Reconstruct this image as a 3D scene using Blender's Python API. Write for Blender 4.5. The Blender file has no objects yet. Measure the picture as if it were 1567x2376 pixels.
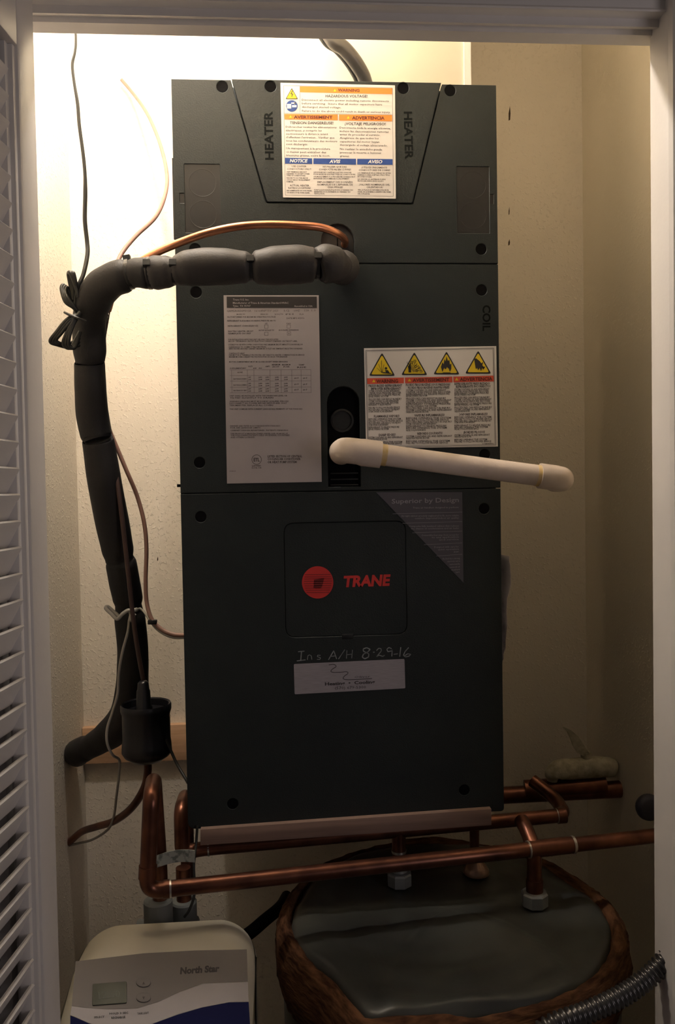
import bpy, bmesh, math, random
from mathutils import Vector, Matrix
from math import sin, cos, pi, radians
random.seed(7)
S = bpy.context.scene
COL = S.collection
# ------------------------------------------------------------------ camera
CAMZ = 1.47
F_PX, CX, CY = 1914.0, 783.5, 1188.0
PITCH, ROLL, YAW = radians(1.74184), radians(-0.97152), radians(4.05295)
FW = Vector((sin(YAW)*cos(PITCH), cos(YAW)*cos(PITCH), -sin(PITCH)))
_R = Vector((cos(YAW), -sin(YAW), 0)); _U = _R.cross(FW)
RT = _R*cos(ROLL) + _U*sin(ROLL)
UP = -_R*sin(ROLL) + _U*cos(ROLL)
cd = bpy.data.cameras.new('camera'); cam = bpy.data.objects.new('camera', cd); COL.objects.link(cam)
cam.matrix_world = Matrix(((RT.x, UP.x, -FW.x, 0), (RT.y, UP.y, -FW.y, 0), (RT.z, UP.z, -FW.z, CAMZ), (0, 0, 0, 1)))
cd.sensor_fit = 'VERTICAL'; cd.sensor_height = 36; cd.sensor_width = 36
cd.lens = 36*F_PX/2376
cd.clip_start = 0.02
S.camera = cam
# ------------------------------------------------------------------ light
S.view_settings.view_transform = 'Standard'; S.view_settings.look = 'None'
S.view_settings.exposure = 0.0; S.view_settings.gamma = 1; S.view_settings.use_curve_mapping = False
W = bpy.data.worlds.new('world'); S.world = W; W.use_nodes = True
W.node_tree.nodes['Background'].inputs[0].default_value = (1.0, 0.90, 0.90, 1)
W.node_tree.nodes['Background'].inputs[1].default_value = 0.032
ld = bpy.data.lights.new('room_lamp', 'AREA'); ld.energy = 4.6; ld.size = 0.8; ld.color = (1.0, 0.87, 0.86)
lo = bpy.data.objects.new('room_lamp', ld); COL.objects.link(lo); lo.location = (1.45, -0.35, 1.40)
lo.rotation_euler = (Vector((-0.1, 1.1, 1.5)) - lo.location).to_track_quat('-Z', 'Y').to_euler()
BULB = Vector((-0.21, 1.366, 2.45)); BULB_STRENGTH = 620.0; BULB_COL = (1.0, 0.90, 0.79)

def ray(px, py):
    return FW + RT*((px-CX)/F_PX) - UP*((py-CY)/F_PX)
def at(px, py, Y):
    """point of the room plane y = Y seen at a photo pixel"""
    d = ray(px, py); d = d*(Y/d.y)
    return Vector((d.x, d.y, d.z+CAMZ))
def at_x(px, py, X):
    d = ray(px, py); d = d*(X/d.x)
    return Vector((d.x, d.y, d.z+CAMZ))
def on_plane(px, py, P, N):
    d = ray(px, py); o = Vector((0, 0, CAMZ))
    return o + d*((P-o).dot(N)/d.dot(N))
def rad(px_r, Y): return px_r/F_PX*Y

# ------------------------------------------------------------------ materials
MATS = {}
def mat(name, col, rough=0.6, metal=0.0, col2=None, scale=20, bump=0.0, bscale=None, emit=None, spec=0.5, stretch=None, detail=6, ramp=(0.35, 0.65), coat=0, trans=0):
    if name in MATS: return MATS[name]
    m = bpy.data.materials.new(name); m.use_nodes = True
    nt = m.node_tree; b = nt.nodes['Principled BSDF']
    b.inputs['Base Color'].default_value = (*col, 1); b.inputs['Roughness'].default_value = rough
    b.inputs['Metallic'].default_value = metal; b.inputs['Specular IOR Level'].default_value = spec
    b.inputs['Coat Weight'].default_value = coat; b.inputs['Transmission Weight'].default_value = trans
    tc = nt.nodes.new('ShaderNodeTexCoord'); mp = nt.nodes.new('ShaderNodeMapping')
    nt.links.new(tc.outputs['Object'], mp.inputs[0])
    if stretch: mp.inputs['Scale'].default_value = stretch
    c2 = col2 or tuple(c*0.86 for c in col)
    n = nt.nodes.new('ShaderNodeTexNoise'); n.inputs['Scale'].default_value = scale; n.inputs['Detail'].default_value = detail
    nt.links.new(mp.outputs[0], n.inputs['Vector'])
    r = nt.nodes.new('ShaderNodeValToRGB'); r.color_ramp.elements[0].position = ramp[0]; r.color_ramp.elements[1].position = ramp[1]
    r.color_ramp.elements[0].color = (*c2, 1); r.color_ramp.elements[1].color = (*col, 1)
    nt.links.new(n.outputs[0], r.inputs[0]); nt.links.new(r.outputs[0], b.inputs['Base Color'])
    if bump:
        n2 = nt.nodes.new('ShaderNodeTexNoise'); n2.inputs['Scale'].default_value = bscale or scale*3; n2.inputs['Detail'].default_value = 4
        nt.links.new(mp.outputs[0], n2.inputs['Vector'])
        bp = nt.nodes.new('ShaderNodeBump'); bp.inputs['Strength'].default_value = min(1, bump); bp.inputs['Distance'].default_value = 0.002
        nt.links.new(n2.outputs[0], bp.inputs['Height']); nt.links.new(bp.outputs[0], b.inputs['Normal'])
    if emit:
        b.inputs['Emission Color'].default_value = (*emit[0], 1); b.inputs['Emission Strength'].default_value = emit[1]
    MATS[name] = m; return m

def wall_mat(name, col, str_=0.35):
    """painted drywall with a sprayed splatter texture"""
    m = mat(name, col, 0.85, col2=tuple(c*0.95 for c in col), scale=3, spec=0.2)
    nt = m.node_tree; b = nt.nodes['Principled BSDF']; mp = nt.nodes['Mapping']
    n1 = nt.nodes.new('ShaderNodeTexNoise'); n1.inputs['Scale'].default_value = 120; n1.inputs['Detail'].default_value = 2.5; n1.inputs['Distortion'].default_value = 0.4
    nt.links.new(mp.outputs[0], n1.inputs['Vector'])
    r = nt.nodes.new('ShaderNodeValToRGB'); r.color_ramp.elements[0].position = 0.56; r.color_ramp.elements[1].position = 0.66
    nt.links.new(n1.outputs[0], r.inputs[0])
    n2 = nt.nodes.new('ShaderNodeTexNoise'); n2.inputs['Scale'].default_value = 260; n2.inputs['Detail'].default_value = 2
    nt.links.new(mp.outputs[0], n2.inputs['Vector'])
    mx = nt.nodes.new('ShaderNodeMath'); mx.operation = 'MULTIPLY_ADD'; mx.inputs[1].default_value = 0.35
    nt.links.new(n2.outputs[0], mx.inputs[0]); nt.links.new(r.outputs[0], mx.inputs[2])
    bp = nt.nodes.new('ShaderNodeBump'); bp.inputs['Strength'].default_value = str_; bp.inputs['Distance'].default_value = 0.0025
    nt.links.new(mx.outputs[0], bp.inputs['Height']); nt.links.new(bp.outputs[0], b.inputs['Normal'])
    return m

M_WALL = wall_mat('cream_textured_paint', (0.82, 0.75, 0.65), 0.4)
M_WALL_R = wall_mat('tan_smooth_paint', (0.80, 0.72, 0.58), 0.18)
M_CEIL = wall_mat('ceiling_paint', (0.80, 0.76, 0.68), 0.3)
M_WHITE = mat('white_gloss_trim_paint', (0.80, 0.77, 0.75), 0.42, scale=8, col2=(0.76, 0.73, 0.71), bump=0.08, bscale=120)
M_FLOOR = mat('grey_concrete', (0.25, 0.23, 0.21), 0.8, scale=9, bump=0.2)
M_UNIT = mat('charcoal_green_powder_coat', (0.0215, 0.0265, 0.0275), 0.5, scale=5, col2=(0.019, 0.0235, 0.025), bump=0.25, bscale=420, spec=0.26)
M_UNIT2 = mat('dark_plastic_inset', (0.014, 0.015, 0.016), 0.6, scale=10, spec=0.3)
M_KNOCK = mat('brown_grey_knockout', (0.017, 0.0165, 0.0175), 0.5, scale=12, spec=0.4)
M_BLACK = mat('matt_black', (0.004, 0.004, 0.005), 0.7, scale=15, spec=0.05)
M_SCREW = mat('dark_screw_steel', (0.05, 0.05, 0.05), 0.35, 0.8, scale=50)
M_EMB = mat('embossed_letter_dark', (0.006, 0.007, 0.0075), 0.8, scale=20, spec=0.1)
M_STK = mat('white_sticker_vinyl', (0.75, 0.72, 0.70), 0.45, scale=4, col2=(0.72, 0.69, 0.67))
M_STK2 = mat('matt_rating_sticker', (0.40, 0.365, 0.375), 0.6, scale=6, col2=(0.38, 0.345, 0.355))
M_ORANGE = mat('orange_print', (0.90, 0.25, 0.03), 0.5, scale=10, col2=(0.86, 0.22, 0.03))
M_REDOR = mat('red_orange_print', (0.72, 0.10, 0.05), 0.5, scale=10)
M_BLUE = mat('blue_print', (0.010, 0.06, 0.30), 0.5, scale=10)
M_YEL = mat('yellow_print', (0.85, 0.62, 0.02), 0.5, scale=10)
M_INK = mat('black_ink', (0.03, 0.025, 0.025), 0.6, scale=10)
M_INKG = mat('grey_fine_print_ink', (0.10, 0.085, 0.08), 0.6, scale=30)
M_INKB = mat('brown_black_banner_ink', (0.12, 0.025, 0.01), 0.6, scale=30)
M_WINK = mat('white_ink', (0.80, 0.80, 0.82), 0.5, scale=10)
M_TRI = mat('slate_triangle_sticker', (0.085, 0.078, 0.10), 0.5, scale=4, col2=(0.06, 0.058, 0.075))
M_TRI_INK = mat('pale_grey_ink', (0.26, 0.25, 0.29), 0.5, scale=12)
M_RED = mat('red_logo_ink', (0.62, 0.035, 0.03), 0.5, scale=12, col2=(0.55, 0.03, 0.03))
M_REDD = mat('dark_red_ink', (0.22, 0.018, 0.018), 0.5, scale=12)
M_SILV = mat('brushed_silver_sticker', (0.42, 0.40, 0.45), 0.38, 0.25, scale=60, stretch=(1, 1, 14), col2=(0.36, 0.34, 0.38))
M_PEN = mat('silver_marker_pen', (0.34, 0.36, 0.38), 0.5, scale=90, col2=(0.16, 0.17, 0.18))
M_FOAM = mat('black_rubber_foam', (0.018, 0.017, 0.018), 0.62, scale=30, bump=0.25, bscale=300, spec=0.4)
M_FOAM_LIT = mat('lit_rubber_foam', (0.042, 0.038, 0.037), 0.6, scale=30, bump=0.2, bscale=300, spec=0.4)  # same black foam, colour lightened to stand for light on the horizontal run
M_TIE = mat('black_nylon_tie', (0.02, 0.02, 0.02), 0.25, scale=30)
M_COPB = mat('bright_copper', (0.80, 0.36, 0.20), 0.28, 0.9, scale=14, col2=(0.60, 0.24, 0.13))
M_COP = mat('tarnished_copper', (0.21, 0.085, 0.052), 0.32, 0.8, scale=22, col2=(0.10, 0.04, 0.028), detail=8)
M_SOLD = mat('solder_silver', (0.62, 0.60, 0.58), 0.3, 0.9, scale=60)
M_NUT = mat('zinc_union_nut', (0.35, 0.37, 0.38), 0.4, 0.6, scale=40)
M_PLNUT = mat('grey_plastic_nut', (0.12, 0.13, 0.13), 0.45, scale=20)
M_PVC = mat('dusty_white_pvc', (0.70, 0.60, 0.53), 0.5, scale=22, col2=(0.60, 0.50, 0.42), ramp=(0.3, 0.55), bump=0.1, bscale=200)
M_GLUE = mat('amber_pipe_cement', (0.62, 0.43, 0.14), 0.4, scale=80, col2=(0.70, 0.55, 0.33))
M_CABLE = mat('brown_cable_jacket', (0.32, 0.18, 0.14), 0.45, scale=40)
M_BCABLE = mat('black_cable_jacket', (0.010, 0.011, 0.010), 0.45, scale=40)
M_WCABLE = mat('grey_white_wire', (0.42, 0.40, 0.36), 0.5, scale=40)
M_WOOD = mat('pale_pine', (0.68, 0.43, 0.27), 0.7, scale=9, stretch=(1, 4, 14), col2=(0.56, 0.34, 0.20), bump=0.15)
M_STRIP = mat('faded_wood_strip', (0.25, 0.165, 0.135), 0.75, scale=7, stretch=(1, 4, 18), col2=(0.20, 0.13, 0.105))
M_DUCT = mat('cream_painted_duct_board', (0.84, 0.80, 0.68), 0.7, scale=5, col2=(0.80, 0.76, 0.64))
M_PAPER = mat('creased_paper', (0.88, 0.80, 0.80), 0.7, scale=26, col2=(0.52, 0.45, 0.48), bump=0.5, bscale=30, ramp=(0.38, 0.5))
M_SOFT = mat('ivory_plastic', (0.48, 0.455, 0.38), 0.55, scale=5, col2=(0.45, 0.425, 0.355))
M_PANEL = mat('grey_control_panel', (0.165, 0.15, 0.145), 0.7, scale=6)
M_SWHITE = mat('white_panel_print', (0.36, 0.34, 0.355), 0.7, scale=6)
M_NAVY = mat('navy_panel_print', (0.008, 0.010, 0.055), 0.8, scale=6, spec=0.1)
M_LCD = mat('lcd_green_grey', (0.075, 0.08, 0.06), 0.6, scale=6)
M_VINYL = mat('wrinkled_grey_vinyl', (0.06, 0.063, 0.057), 0.36, scale=6, spec=0.35, col2=(0.03, 0.032, 0.031), bump=0.35, bscale=9)
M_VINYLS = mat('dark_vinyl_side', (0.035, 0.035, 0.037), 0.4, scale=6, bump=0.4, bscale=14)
M_FIBRE = mat('brown_glass_fibre', (0.13, 0.062, 0.030), 0.95, scale=30, spec=0.1, stretch=(1, 1, 6), col2=(0.035, 0.014, 0.009), bump=1.0, bscale=60, detail=12)
M_FLEX = mat('corrugated_aluminium', (0.12, 0.115, 0.115), 0.3, 0.8, scale=50)
M_VALVE = mat('dusty_cream_plastic', (0.56, 0.52, 0.40), 0.7, scale=60, col2=(0.36, 0.32, 0.22), bump=0.4, bscale=160)
M_KNOB = mat('blue_grey_wheel', (0.05, 0.05, 0.075), 0.5, scale=20)
M_STAIN = mat('dark_wall_gouge', (0.05, 0.03, 0.01), 0.9, scale=40)
M_BULB = mat('lit_bulb_glass', (1, 1, 1), 0.4, emit=(BULB_COL, BULB_STRENGTH), scale=3)

# ------------------------------------------------------------------ object helpers
def wl(o):
    v = Vector((0, 0, 0))
    while o is not None: v += o.location; o = o.parent
    return v
def link(o, parent=None):
    COL.objects.link(o)
    if parent is not None:
        o.parent = parent; o.location = o.location - wl(parent)
    return o
def thing(name, label, cat, loc=(0, 0, 0), group=None):
    o = bpy.data.objects.new(name, None); o.location = loc; o.empty_display_size = 0.05
    COL.objects.link(o); return tag(o, label, cat, group)
def tag(o, label, cat=None, group=None):
    if label: o['label'] = label
    if cat: o['category'] = cat
    if group: o['group'] = group
    return o
def mesh(name, vs, fs, m, parent=None, smooth=False, recalc=True, bevel=0, seg=2, auto=None):
    me = bpy.data.meshes.new(name); me.from_pydata([tuple(v) for v in vs], [], fs); me.update()
    if recalc:
        bm = bmesh.new(); bm.from_mesh(me); bmesh.ops.recalc_face_normals(bm, faces=bm.faces)
        if bevel:
            bmesh.ops.bevel(bm, geom=list(bm.edges), offset=bevel, segments=seg, profile=0.5, affect='EDGES', clamp_overlap=True)
        bm.to_mesh(me); bm.free()
    me.materials.append(m)
    if smooth or bevel: me.polygons.foreach_set('use_smooth', [True]*len(me.polygons))
    if auto or bevel:
        try: me.set_sharp_from_angle(angle=radians(auto or 40))
        except Exception: pass
    return link(bpy.data.objects.new(name, me), parent)
def structure(o): o['kind'] = 'structure'; return o

class MB:
    """collects simple solids for one mesh"""
    def __init__(s): s.v = []; s.f = []
    def add(s, vs, fs):
        n = len(s.v); s.v += [Vector(v) for v in vs]; s.f += [tuple(i+n for i in f) for f in fs]; return s
    def box(s, x0, x1, y0, y1, z0, z1):
        return s.add([(x0, y0, z0), (x1, y0, z0), (x1, y1, z0), (x0, y1, z0), (x0, y0, z1), (x1, y0, z1), (x1, y1, z1), (x0, y1, z1)],
                     [(0, 3, 2, 1), (4, 5, 6, 7), (0, 1, 5, 4), (1, 2, 6, 5), (2, 3, 7, 6), (3, 0, 4, 7)])
    def tube(s, pts, rs, seg=14, sub=8, caps=True, smooth=True):
        vs, fs = sweep(pts, rs, seg, sub, caps, smooth); return s.add(vs, fs)
    def lathe(s, c, prof, seg=28, axis='z', ang=0):
        vs = []; n = len(prof)
        for k in range(seg):
            a = 2*pi*k/seg+ang
            for r, h in prof:
                if axis == 'z': vs.append(Vector(c)+Vector((r*cos(a), r*sin(a), h)))
                elif axis == 'y': vs.append(Vector(c)+Vector((r*cos(a), h, r*sin(a))))
                else: vs.append(Vector(c)+Vector((h, r*cos(a), r*sin(a))))
        fs = []
        for k in range(seg):
            k2 = (k+1) % seg
            for i in range(n-1): fs.append((k*n+i, k2*n+i, k2*n+i+1, k*n+i+1))
        fs.append(tuple(k*n for k in range(seg))[::-1]); fs.append(tuple(k*n+n-1 for k in range(seg)))
        return s.add(vs, fs)
    def build(s, name, m, parent=None, smooth=False, bevel=0, seg=2, auto=None):
        return mesh(name, s.v, s.f, m, parent, smooth=smooth, bevel=bevel, seg=seg, auto=auto)

def catmull(P, R, sub):
    out = []; ro = []
    n = len(P)
    for i in range(n-1):
        p0 = P[i-1] if i else P[0]*2-P[1]; p1 = P[i]; p2 = P[i+1]; p3 = P[i+2] if i+2 < n else P[n-1]*2-P[n-2]
        for k in range(sub):
            t = k/sub; t2 = t*t; t3 = t2*t
            out.append(0.5*((2*p1)+(p2-p0)*t+(2*p0-5*p1+4*p2-p3)*t2+(3*p1-p0-3*p2+p3)*t3))
            s_ = t*t*(3-2*t); ro.append(R[i]*(1-s_)+R[i+1]*s_)
    out.append(P[-1]); ro.append(R[-1]); return out, ro
def sweep(pts, rs, seg=14, sub=8, caps=True, smooth=True):
    P = [Vector(p) for p in pts]
    R = [rs]*len(P) if isinstance(rs, (int, float)) else list(rs)
    if smooth and len(P) > 2: P, R = catmull(P, R, sub)
    n = len(P); vs = []; fs = []
    T = [(P[min(i+1, n-1)]-P[max(i-1, 0)]).normalized() for i in range(n)]
    a = Vector((0, 0, 1)) if abs(T[0].z) < 0.9 else Vector((0, 1, 0))
    N = (a-T[0]*a.dot(T[0])).normalized()
    for i in range(n):
        N = (N-T[i]*N.dot(T[i])); N = N.normalized() if N.length > 1e-6 else T[i].orthogonal().normalized()
        B = T[i].cross(N)
        for k in range(seg):
            an = 2*pi*k/seg; vs.append(P[i]+(N*cos(an)+B*sin(an))*R[i])
    for i in range(n-1):
        for k in range(seg):
            k2 = (k+1) % seg; fs.append((i*seg+k, i*seg+k2, (i+1)*seg+k2, (i+1)*seg+k))
    if caps: fs.append(tuple(range(seg))[::-1]); fs.append(tuple((n-1)*seg+k for k in range(seg)))
    return vs, fs
def tube(name, pts, rs, m, parent=None, seg=14, sub=8, smooth=True):
    vs, fs = sweep(pts, rs, seg, sub, True, smooth)
    return mesh(name, vs, fs, m, parent, smooth=True, auto=55)
def ring(name, c, direction, r, w, m, parent=None, t=0.0012, seg=18):
    d = Vector(direction).normalized()
    return tube(name, [Vector(c)-d*w/2, Vector(c)-d*w*0.45, Vector(c)+d*w*0.45, Vector(c)+d*w/2], [r, r+t, r+t, r], m, parent, seg=seg, smooth=False)
def PX(l): return [at(*p) for p in l]

def arc_corner(pts, r, n=6):
    """round the corners of a 2D polygon; r may be a list"""
    out = []; N = len(pts)
    for i, p in enumerate(pts):
        rr = r[i] if isinstance(r, (list, tuple)) else r
        p = Vector(p); a = Vector(pts[i-1])-p; b = Vector(pts[(i+1) % N])-p
        if rr <= 0: out.append(tuple(p)); continue
        ang = a.angle(b); d = min(rr/math.tan(ang/2), a.length*0.49, b.length*0.49)
        A = p+a.normalized()*d; B = p+b.normalized()*d
        for k in range(n+1):
            t = k/n; q = A*(1-t)**2+p*2*t*(1-t)+B*t*t; out.append(tuple(q))
    return out
def circle(cx, cz, r, n=24): return [(cx+r*cos(2*pi*k/n), cz+r*sin(2*pi*k/n)) for k in range(n)]
def plate(name, outer, holes, yf, th, m, parent=None, bevel=0.0008):
    """vertical sheet in the XZ plane, front at y=yf, with real holes and chamfered rims"""
    from mathutils.geometry import delaunay_2d_cdt
    def area(l): return sum(a[0]*b[1]-b[0]*a[1] for a, b in zip(l, l[1:]+l[:1]))/2
    loops = []
    for k, l in enumerate([outer]+holes):
        q = [l[0]]
        for p in l[1:]:
            if (Vector(p)-Vector(q[-1])).length > 1e-5: q.append(p)
        if (Vector(q[0])-Vector(q[-1])).length < 1e-5: q.pop()
        a = area(q)
        if (k == 0) != (a > 0): q = q[::-1]          # outer ccw, holes cw: material always on the left
        ins = []
        for i, p in enumerate(q):
            d1 = (Vector(p)-Vector(q[i-1])).normalized(); d2 = (Vector(q[(i+1) % len(q)])-Vector(p)).normalized()
            n1 = Vector((-d1.y, d1.x)); n2 = Vector((-d2.y, d2.x)); nn = n1+n2
            nn = nn/max(0.3, nn.length_squared)*2 if nn.length > 1e-6 else n1
            ins.append((p[0]+nn.x*bevel, p[1]+nn.y*bevel))
        loops.append((q, ins))
    vs = []; fs = []; pts = []; eds = []
    for q, ins in loops:
        b = len(pts); pts += [Vector(p) for p in ins]; eds += [(b+i, b+(i+1) % len(ins)) for i in range(len(ins))]
    ov, oe, of, _, _, _ = delaunay_2d_cdt(pts, eds, [], 0, 1e-7)
    def inside(p):
        c = False
        for q, ins in loops:
            for (x0, z0), (x1, z1) in zip(ins, ins[1:]+ins[:1]):
                if (z0 > p.y) != (z1 > p.y) and p.x < (x1-x0)*(p.y-z0)/(z1-z0)+x0: c = not c
        return c
    tri = [f for f in of if inside((ov[f[0]]+ov[f[1]]+ov[f[2]])/3)]
    vs += [(v.x, yf, v.y) for v in ov]; fs += [tuple(f) for f in tri]
    b = len(vs); vs += [(v.x, yf+th, v.y) for v in ov]; fs += [tuple(b+i for i in f)[::-1] for f in tri]
    for q, ins in loops:
        n = len(q); b = len(vs)
        vs += [(x, yf, z) for x, z in ins]+[(x, yf+bevel, z) for x, z in q]+[(x, yf+th-bevel, z) for x, z in q]+[(x, yf+th, z) for x, z in ins]
        for r in range(3):
            for i in range(n): fs.append((b+r*n+i, b+r*n+(i+1) % n, b+(r+1)*n+(i+1) % n, b+(r+1)*n+i))
    me = bpy.data.meshes.new(name); me.from_pydata(vs, [], fs); me.update(); me.materials.append(m)
    bm = bmesh.new(); bm.from_mesh(me); bmesh.ops.remove_doubles(bm, verts=bm.verts, dist=1e-6); bmesh.ops.recalc_face_normals(bm, faces=bm.faces); bm.to_mesh(me); bm.free()
    return link(bpy.data.objects.new(name, me), parent)

def text_mesh(s, bold=0.0, res=2):
    cu = bpy.data.curves.new('t', 'FONT'); cu.body = s; cu.size = 1; cu.offset = bold; cu.resolution_u = res
    o = bpy.data.objects.new('t', cu); me = bpy.data.meshes.new_from_object(o)
    vs = [tuple(v.co) for v in me.vertices]; fs = [tuple(p.vertices) for p in me.polygons]
    bpy.data.objects.remove(o); bpy.data.curves.remove(cu); bpy.data.meshes.remove(me)
    return vs, fs
class Flat:
    """flat print: shapes given in photo pixels, laid on a real plane"""
    def __init__(s, P, N=Vector((0, -1, 0))):
        s.P = P if isinstance(P, Vector) else Vector((0, P, 0)); s.N = N; s.v = []; s.f = []; s.b = [0]
    def poly(s, pts):
        n = len(s.v); s.b.append(len(s.f)); s.v += [on_plane(x, y, s.P, s.N) for x, y in pts]; s.f.append(tuple(range(n, n+len(pts)))); return s
    def rect(s, x0, y0, x1, y1, k=0.0, kv=0.0):
        # k: slope of the horizontal edges, kv: lean of the vertical ones (pixels per pixel)
        w = x1-x0; h = y1-y0
        return s.poly([(x0, y0), (x1, y0+k*w), (x1+kv*h, y1+k*w), (x0+kv*h, y1)])
    def line(s, x0, y0, x1, y1, w=1.0):
        d = Vector((x1-x0, y1-y0)); n_ = Vector((-d.y, d.x)).normalized()*w/2
        return s.poly([(x0+n_.x, y0+n_.y), (x1+n_.x, y1+n_.y), (x1-n_.x, y1-n_.y), (x0-n_.x, y0-n_.y)])
    def stroke(s, pts, w=1.5):
        for a, b in zip(pts, pts[1:]): s.line(*a, *b, w)
        return s
    def frame(s, x0, y0, x1, y1, w, k=0, kv=0):
        W_ = x1-x0; h = y1-y0
        c = [(x0, y0), (x1, y0+k*W_), (x1+kv*h, y1+k*W_), (x0+kv*h, y1)]
        return s.stroke(c+[c[0]], w)
    def text(s, t, x0, y0, x1, y1, h, bold=0.0, shear=0.0, res=2):
        """baseline from (x0,y0) to (x1,y1), capital height h (pixels)"""
        vs, fs = text_mesh(t, bold, res)
        if not vs: return s
        xa = min(v[0] for v in vs); xb = max(v[0] for v in vs)
        d = Vector((x1-x0, y1-y0)); L = d.length; d /= L; u = Vector((d.y, -d.x))
        if u.y > 0: u = -u
        n = len(s.v); s.b.append(len(s.f))
        for v in vs:
            a = (v[0]-xa)/(xb-xa)*L; b = v[1]/0.73*h
            p = Vector((x0, y0))+d*(a+shear*b)+u*b
            s.v.append(on_plane(p.x, p.y, s.P, s.N))
        s.f += [tuple(i+n for i in f) for f in fs]; return s
    def build(s, name, m, parent=None, split=False):
        """one object, or one object per shape / line of lettering; joined fine print is stuff"""
        if split:
            cuts = sorted(set(s.b+[len(s.f)])); o = None
            for a, b in zip(cuts, cuts[1:]):
                idx = sorted({i for f in s.f[a:b] for i in f}); mp = {i: k for k, i in enumerate(idx)}
                o = mesh(name, [s.v[i] for i in idx], [tuple(mp[i] for i in f) for f in s.f[a:b]], m, parent, recalc=False)
            return o
        o = mesh(name, s.v, s.f, m, parent, recalc=False)
        if len(set(s.b)) > 1: o['kind'] = 'stuff'
        return o

# ------------------------------------------------------------------ room shell
XL, XR, YB, ZC = -0.477, 0.759, 2.0, 2.75
YO, YI = 1.06, 1.17                      # closet front wall, outer and inner face
XOL, XOR = -0.335, at(1549, 300, YO).x   # opening
ZH = at(783, 69, YO).z                   # head of the opening
structure(MB().box(XL-0.12, XR+0.12, YB, YB+0.1, 0, ZC).build('wall_back', M_WALL))
structure(MB().box(XL-0.1, XL, YO, YB, 0, ZC).build('wall_left', M_WALL))
structure(MB().box(XR, XR+0.1, YO, YB, 0, ZC).build('wall_right', M_WALL_R))
structure(MB().box(XL-0.8, XR+0.8, -2.6, YB+0.1, -0.1, 0).build('floor', M_FLOOR))
structure(MB().box(XL-0.8, XR+0.8, -2.6, YB+0.1, ZC, ZC+0.1).build('ceiling', M_CEIL))
fw = MB()
fw.box(XL-0.8, XOL-0.018, YO+0.012, YI-0.04, 0, ZC); fw.box(XOR+0.018, XR+0.8, YO+0.012, YI-0.04, 0, ZC)
fw.box(XOL-0.018, XOR+0.018, YO+0.056, YI-0.04, ZH+0.09, ZC)
structure(fw.build('wall_front', M_WALL_R))
YJ = at_x(1509, 300, XOR).y              # back edge of the jamb
structure(MB().box(XOR, XOR+0.018, YO-0.004, YJ, 0, ZH+0.05).build('trim_1', M_WHITE, bevel=0.0015))
structure(MB().box(XOL-0.018, XOL, YO-0.004, YI-0.04, 0, ZH+0.05).build('trim_2', M_WHITE, bevel=0.0015))
# head: moulded casing run over the opening
prof = [(1.088, 95), (1.064, 69), (1.060, 66), (1.059, 52), (1.046, 49), (1.040, 46), (1.040, 27), (1.036, 23), (1.026, 12), (1.020, 9), (1.0185, 4), (1.022, 0), (1.022, -70)]
prof = [(Y+0.042, y) for Y, y in prof]
pr = [(Y, at(783, y, Y).z) for Y, y in prof]
ZH = pr[1][1]; pr[0] = (1.129, ZH); pr += [(1.115, pr[-1][1]), (1.115, ZH+0.05), (1.129, ZH+0.05)]
n = len(pr); vs = [(-0.37, y, z) for y, z in pr]+[(XOR+0.09, y, z) for y, z in pr]
fs = [(i, (i+1) % n, n+(i+1) % n, n+i) for i in range(n)]+[tuple(range(n))[::-1], tuple(range(n, 2*n))]
structure(mesh('trim_3', vs, fs, M_WHITE, smooth=True, auto=25))
# right casing, same moulding run upright
pv = [(1.06, 0.0), (1.046, 0.001), (1.042, 0.006), (1.041, 0.02), (1.036, 0.026), (1.030, 0.032), (1.030, 0.07), (1.06, 0.07)]
n = len(pv); zt = pr[1][1]
vs = [(XOR+x, y, 0) for y, x in pv]+[(XOR+x, y, zt+0.25) for y, x in pv]
structure(mesh('trim_4', vs, [(i, (i+1) % n, n+(i+1) % n, n+i) for i in range(n)]+[tuple(range(n))[::-1], tuple(range(n, 2*n))], M_WHITE, smooth=True, auto=25))

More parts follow.
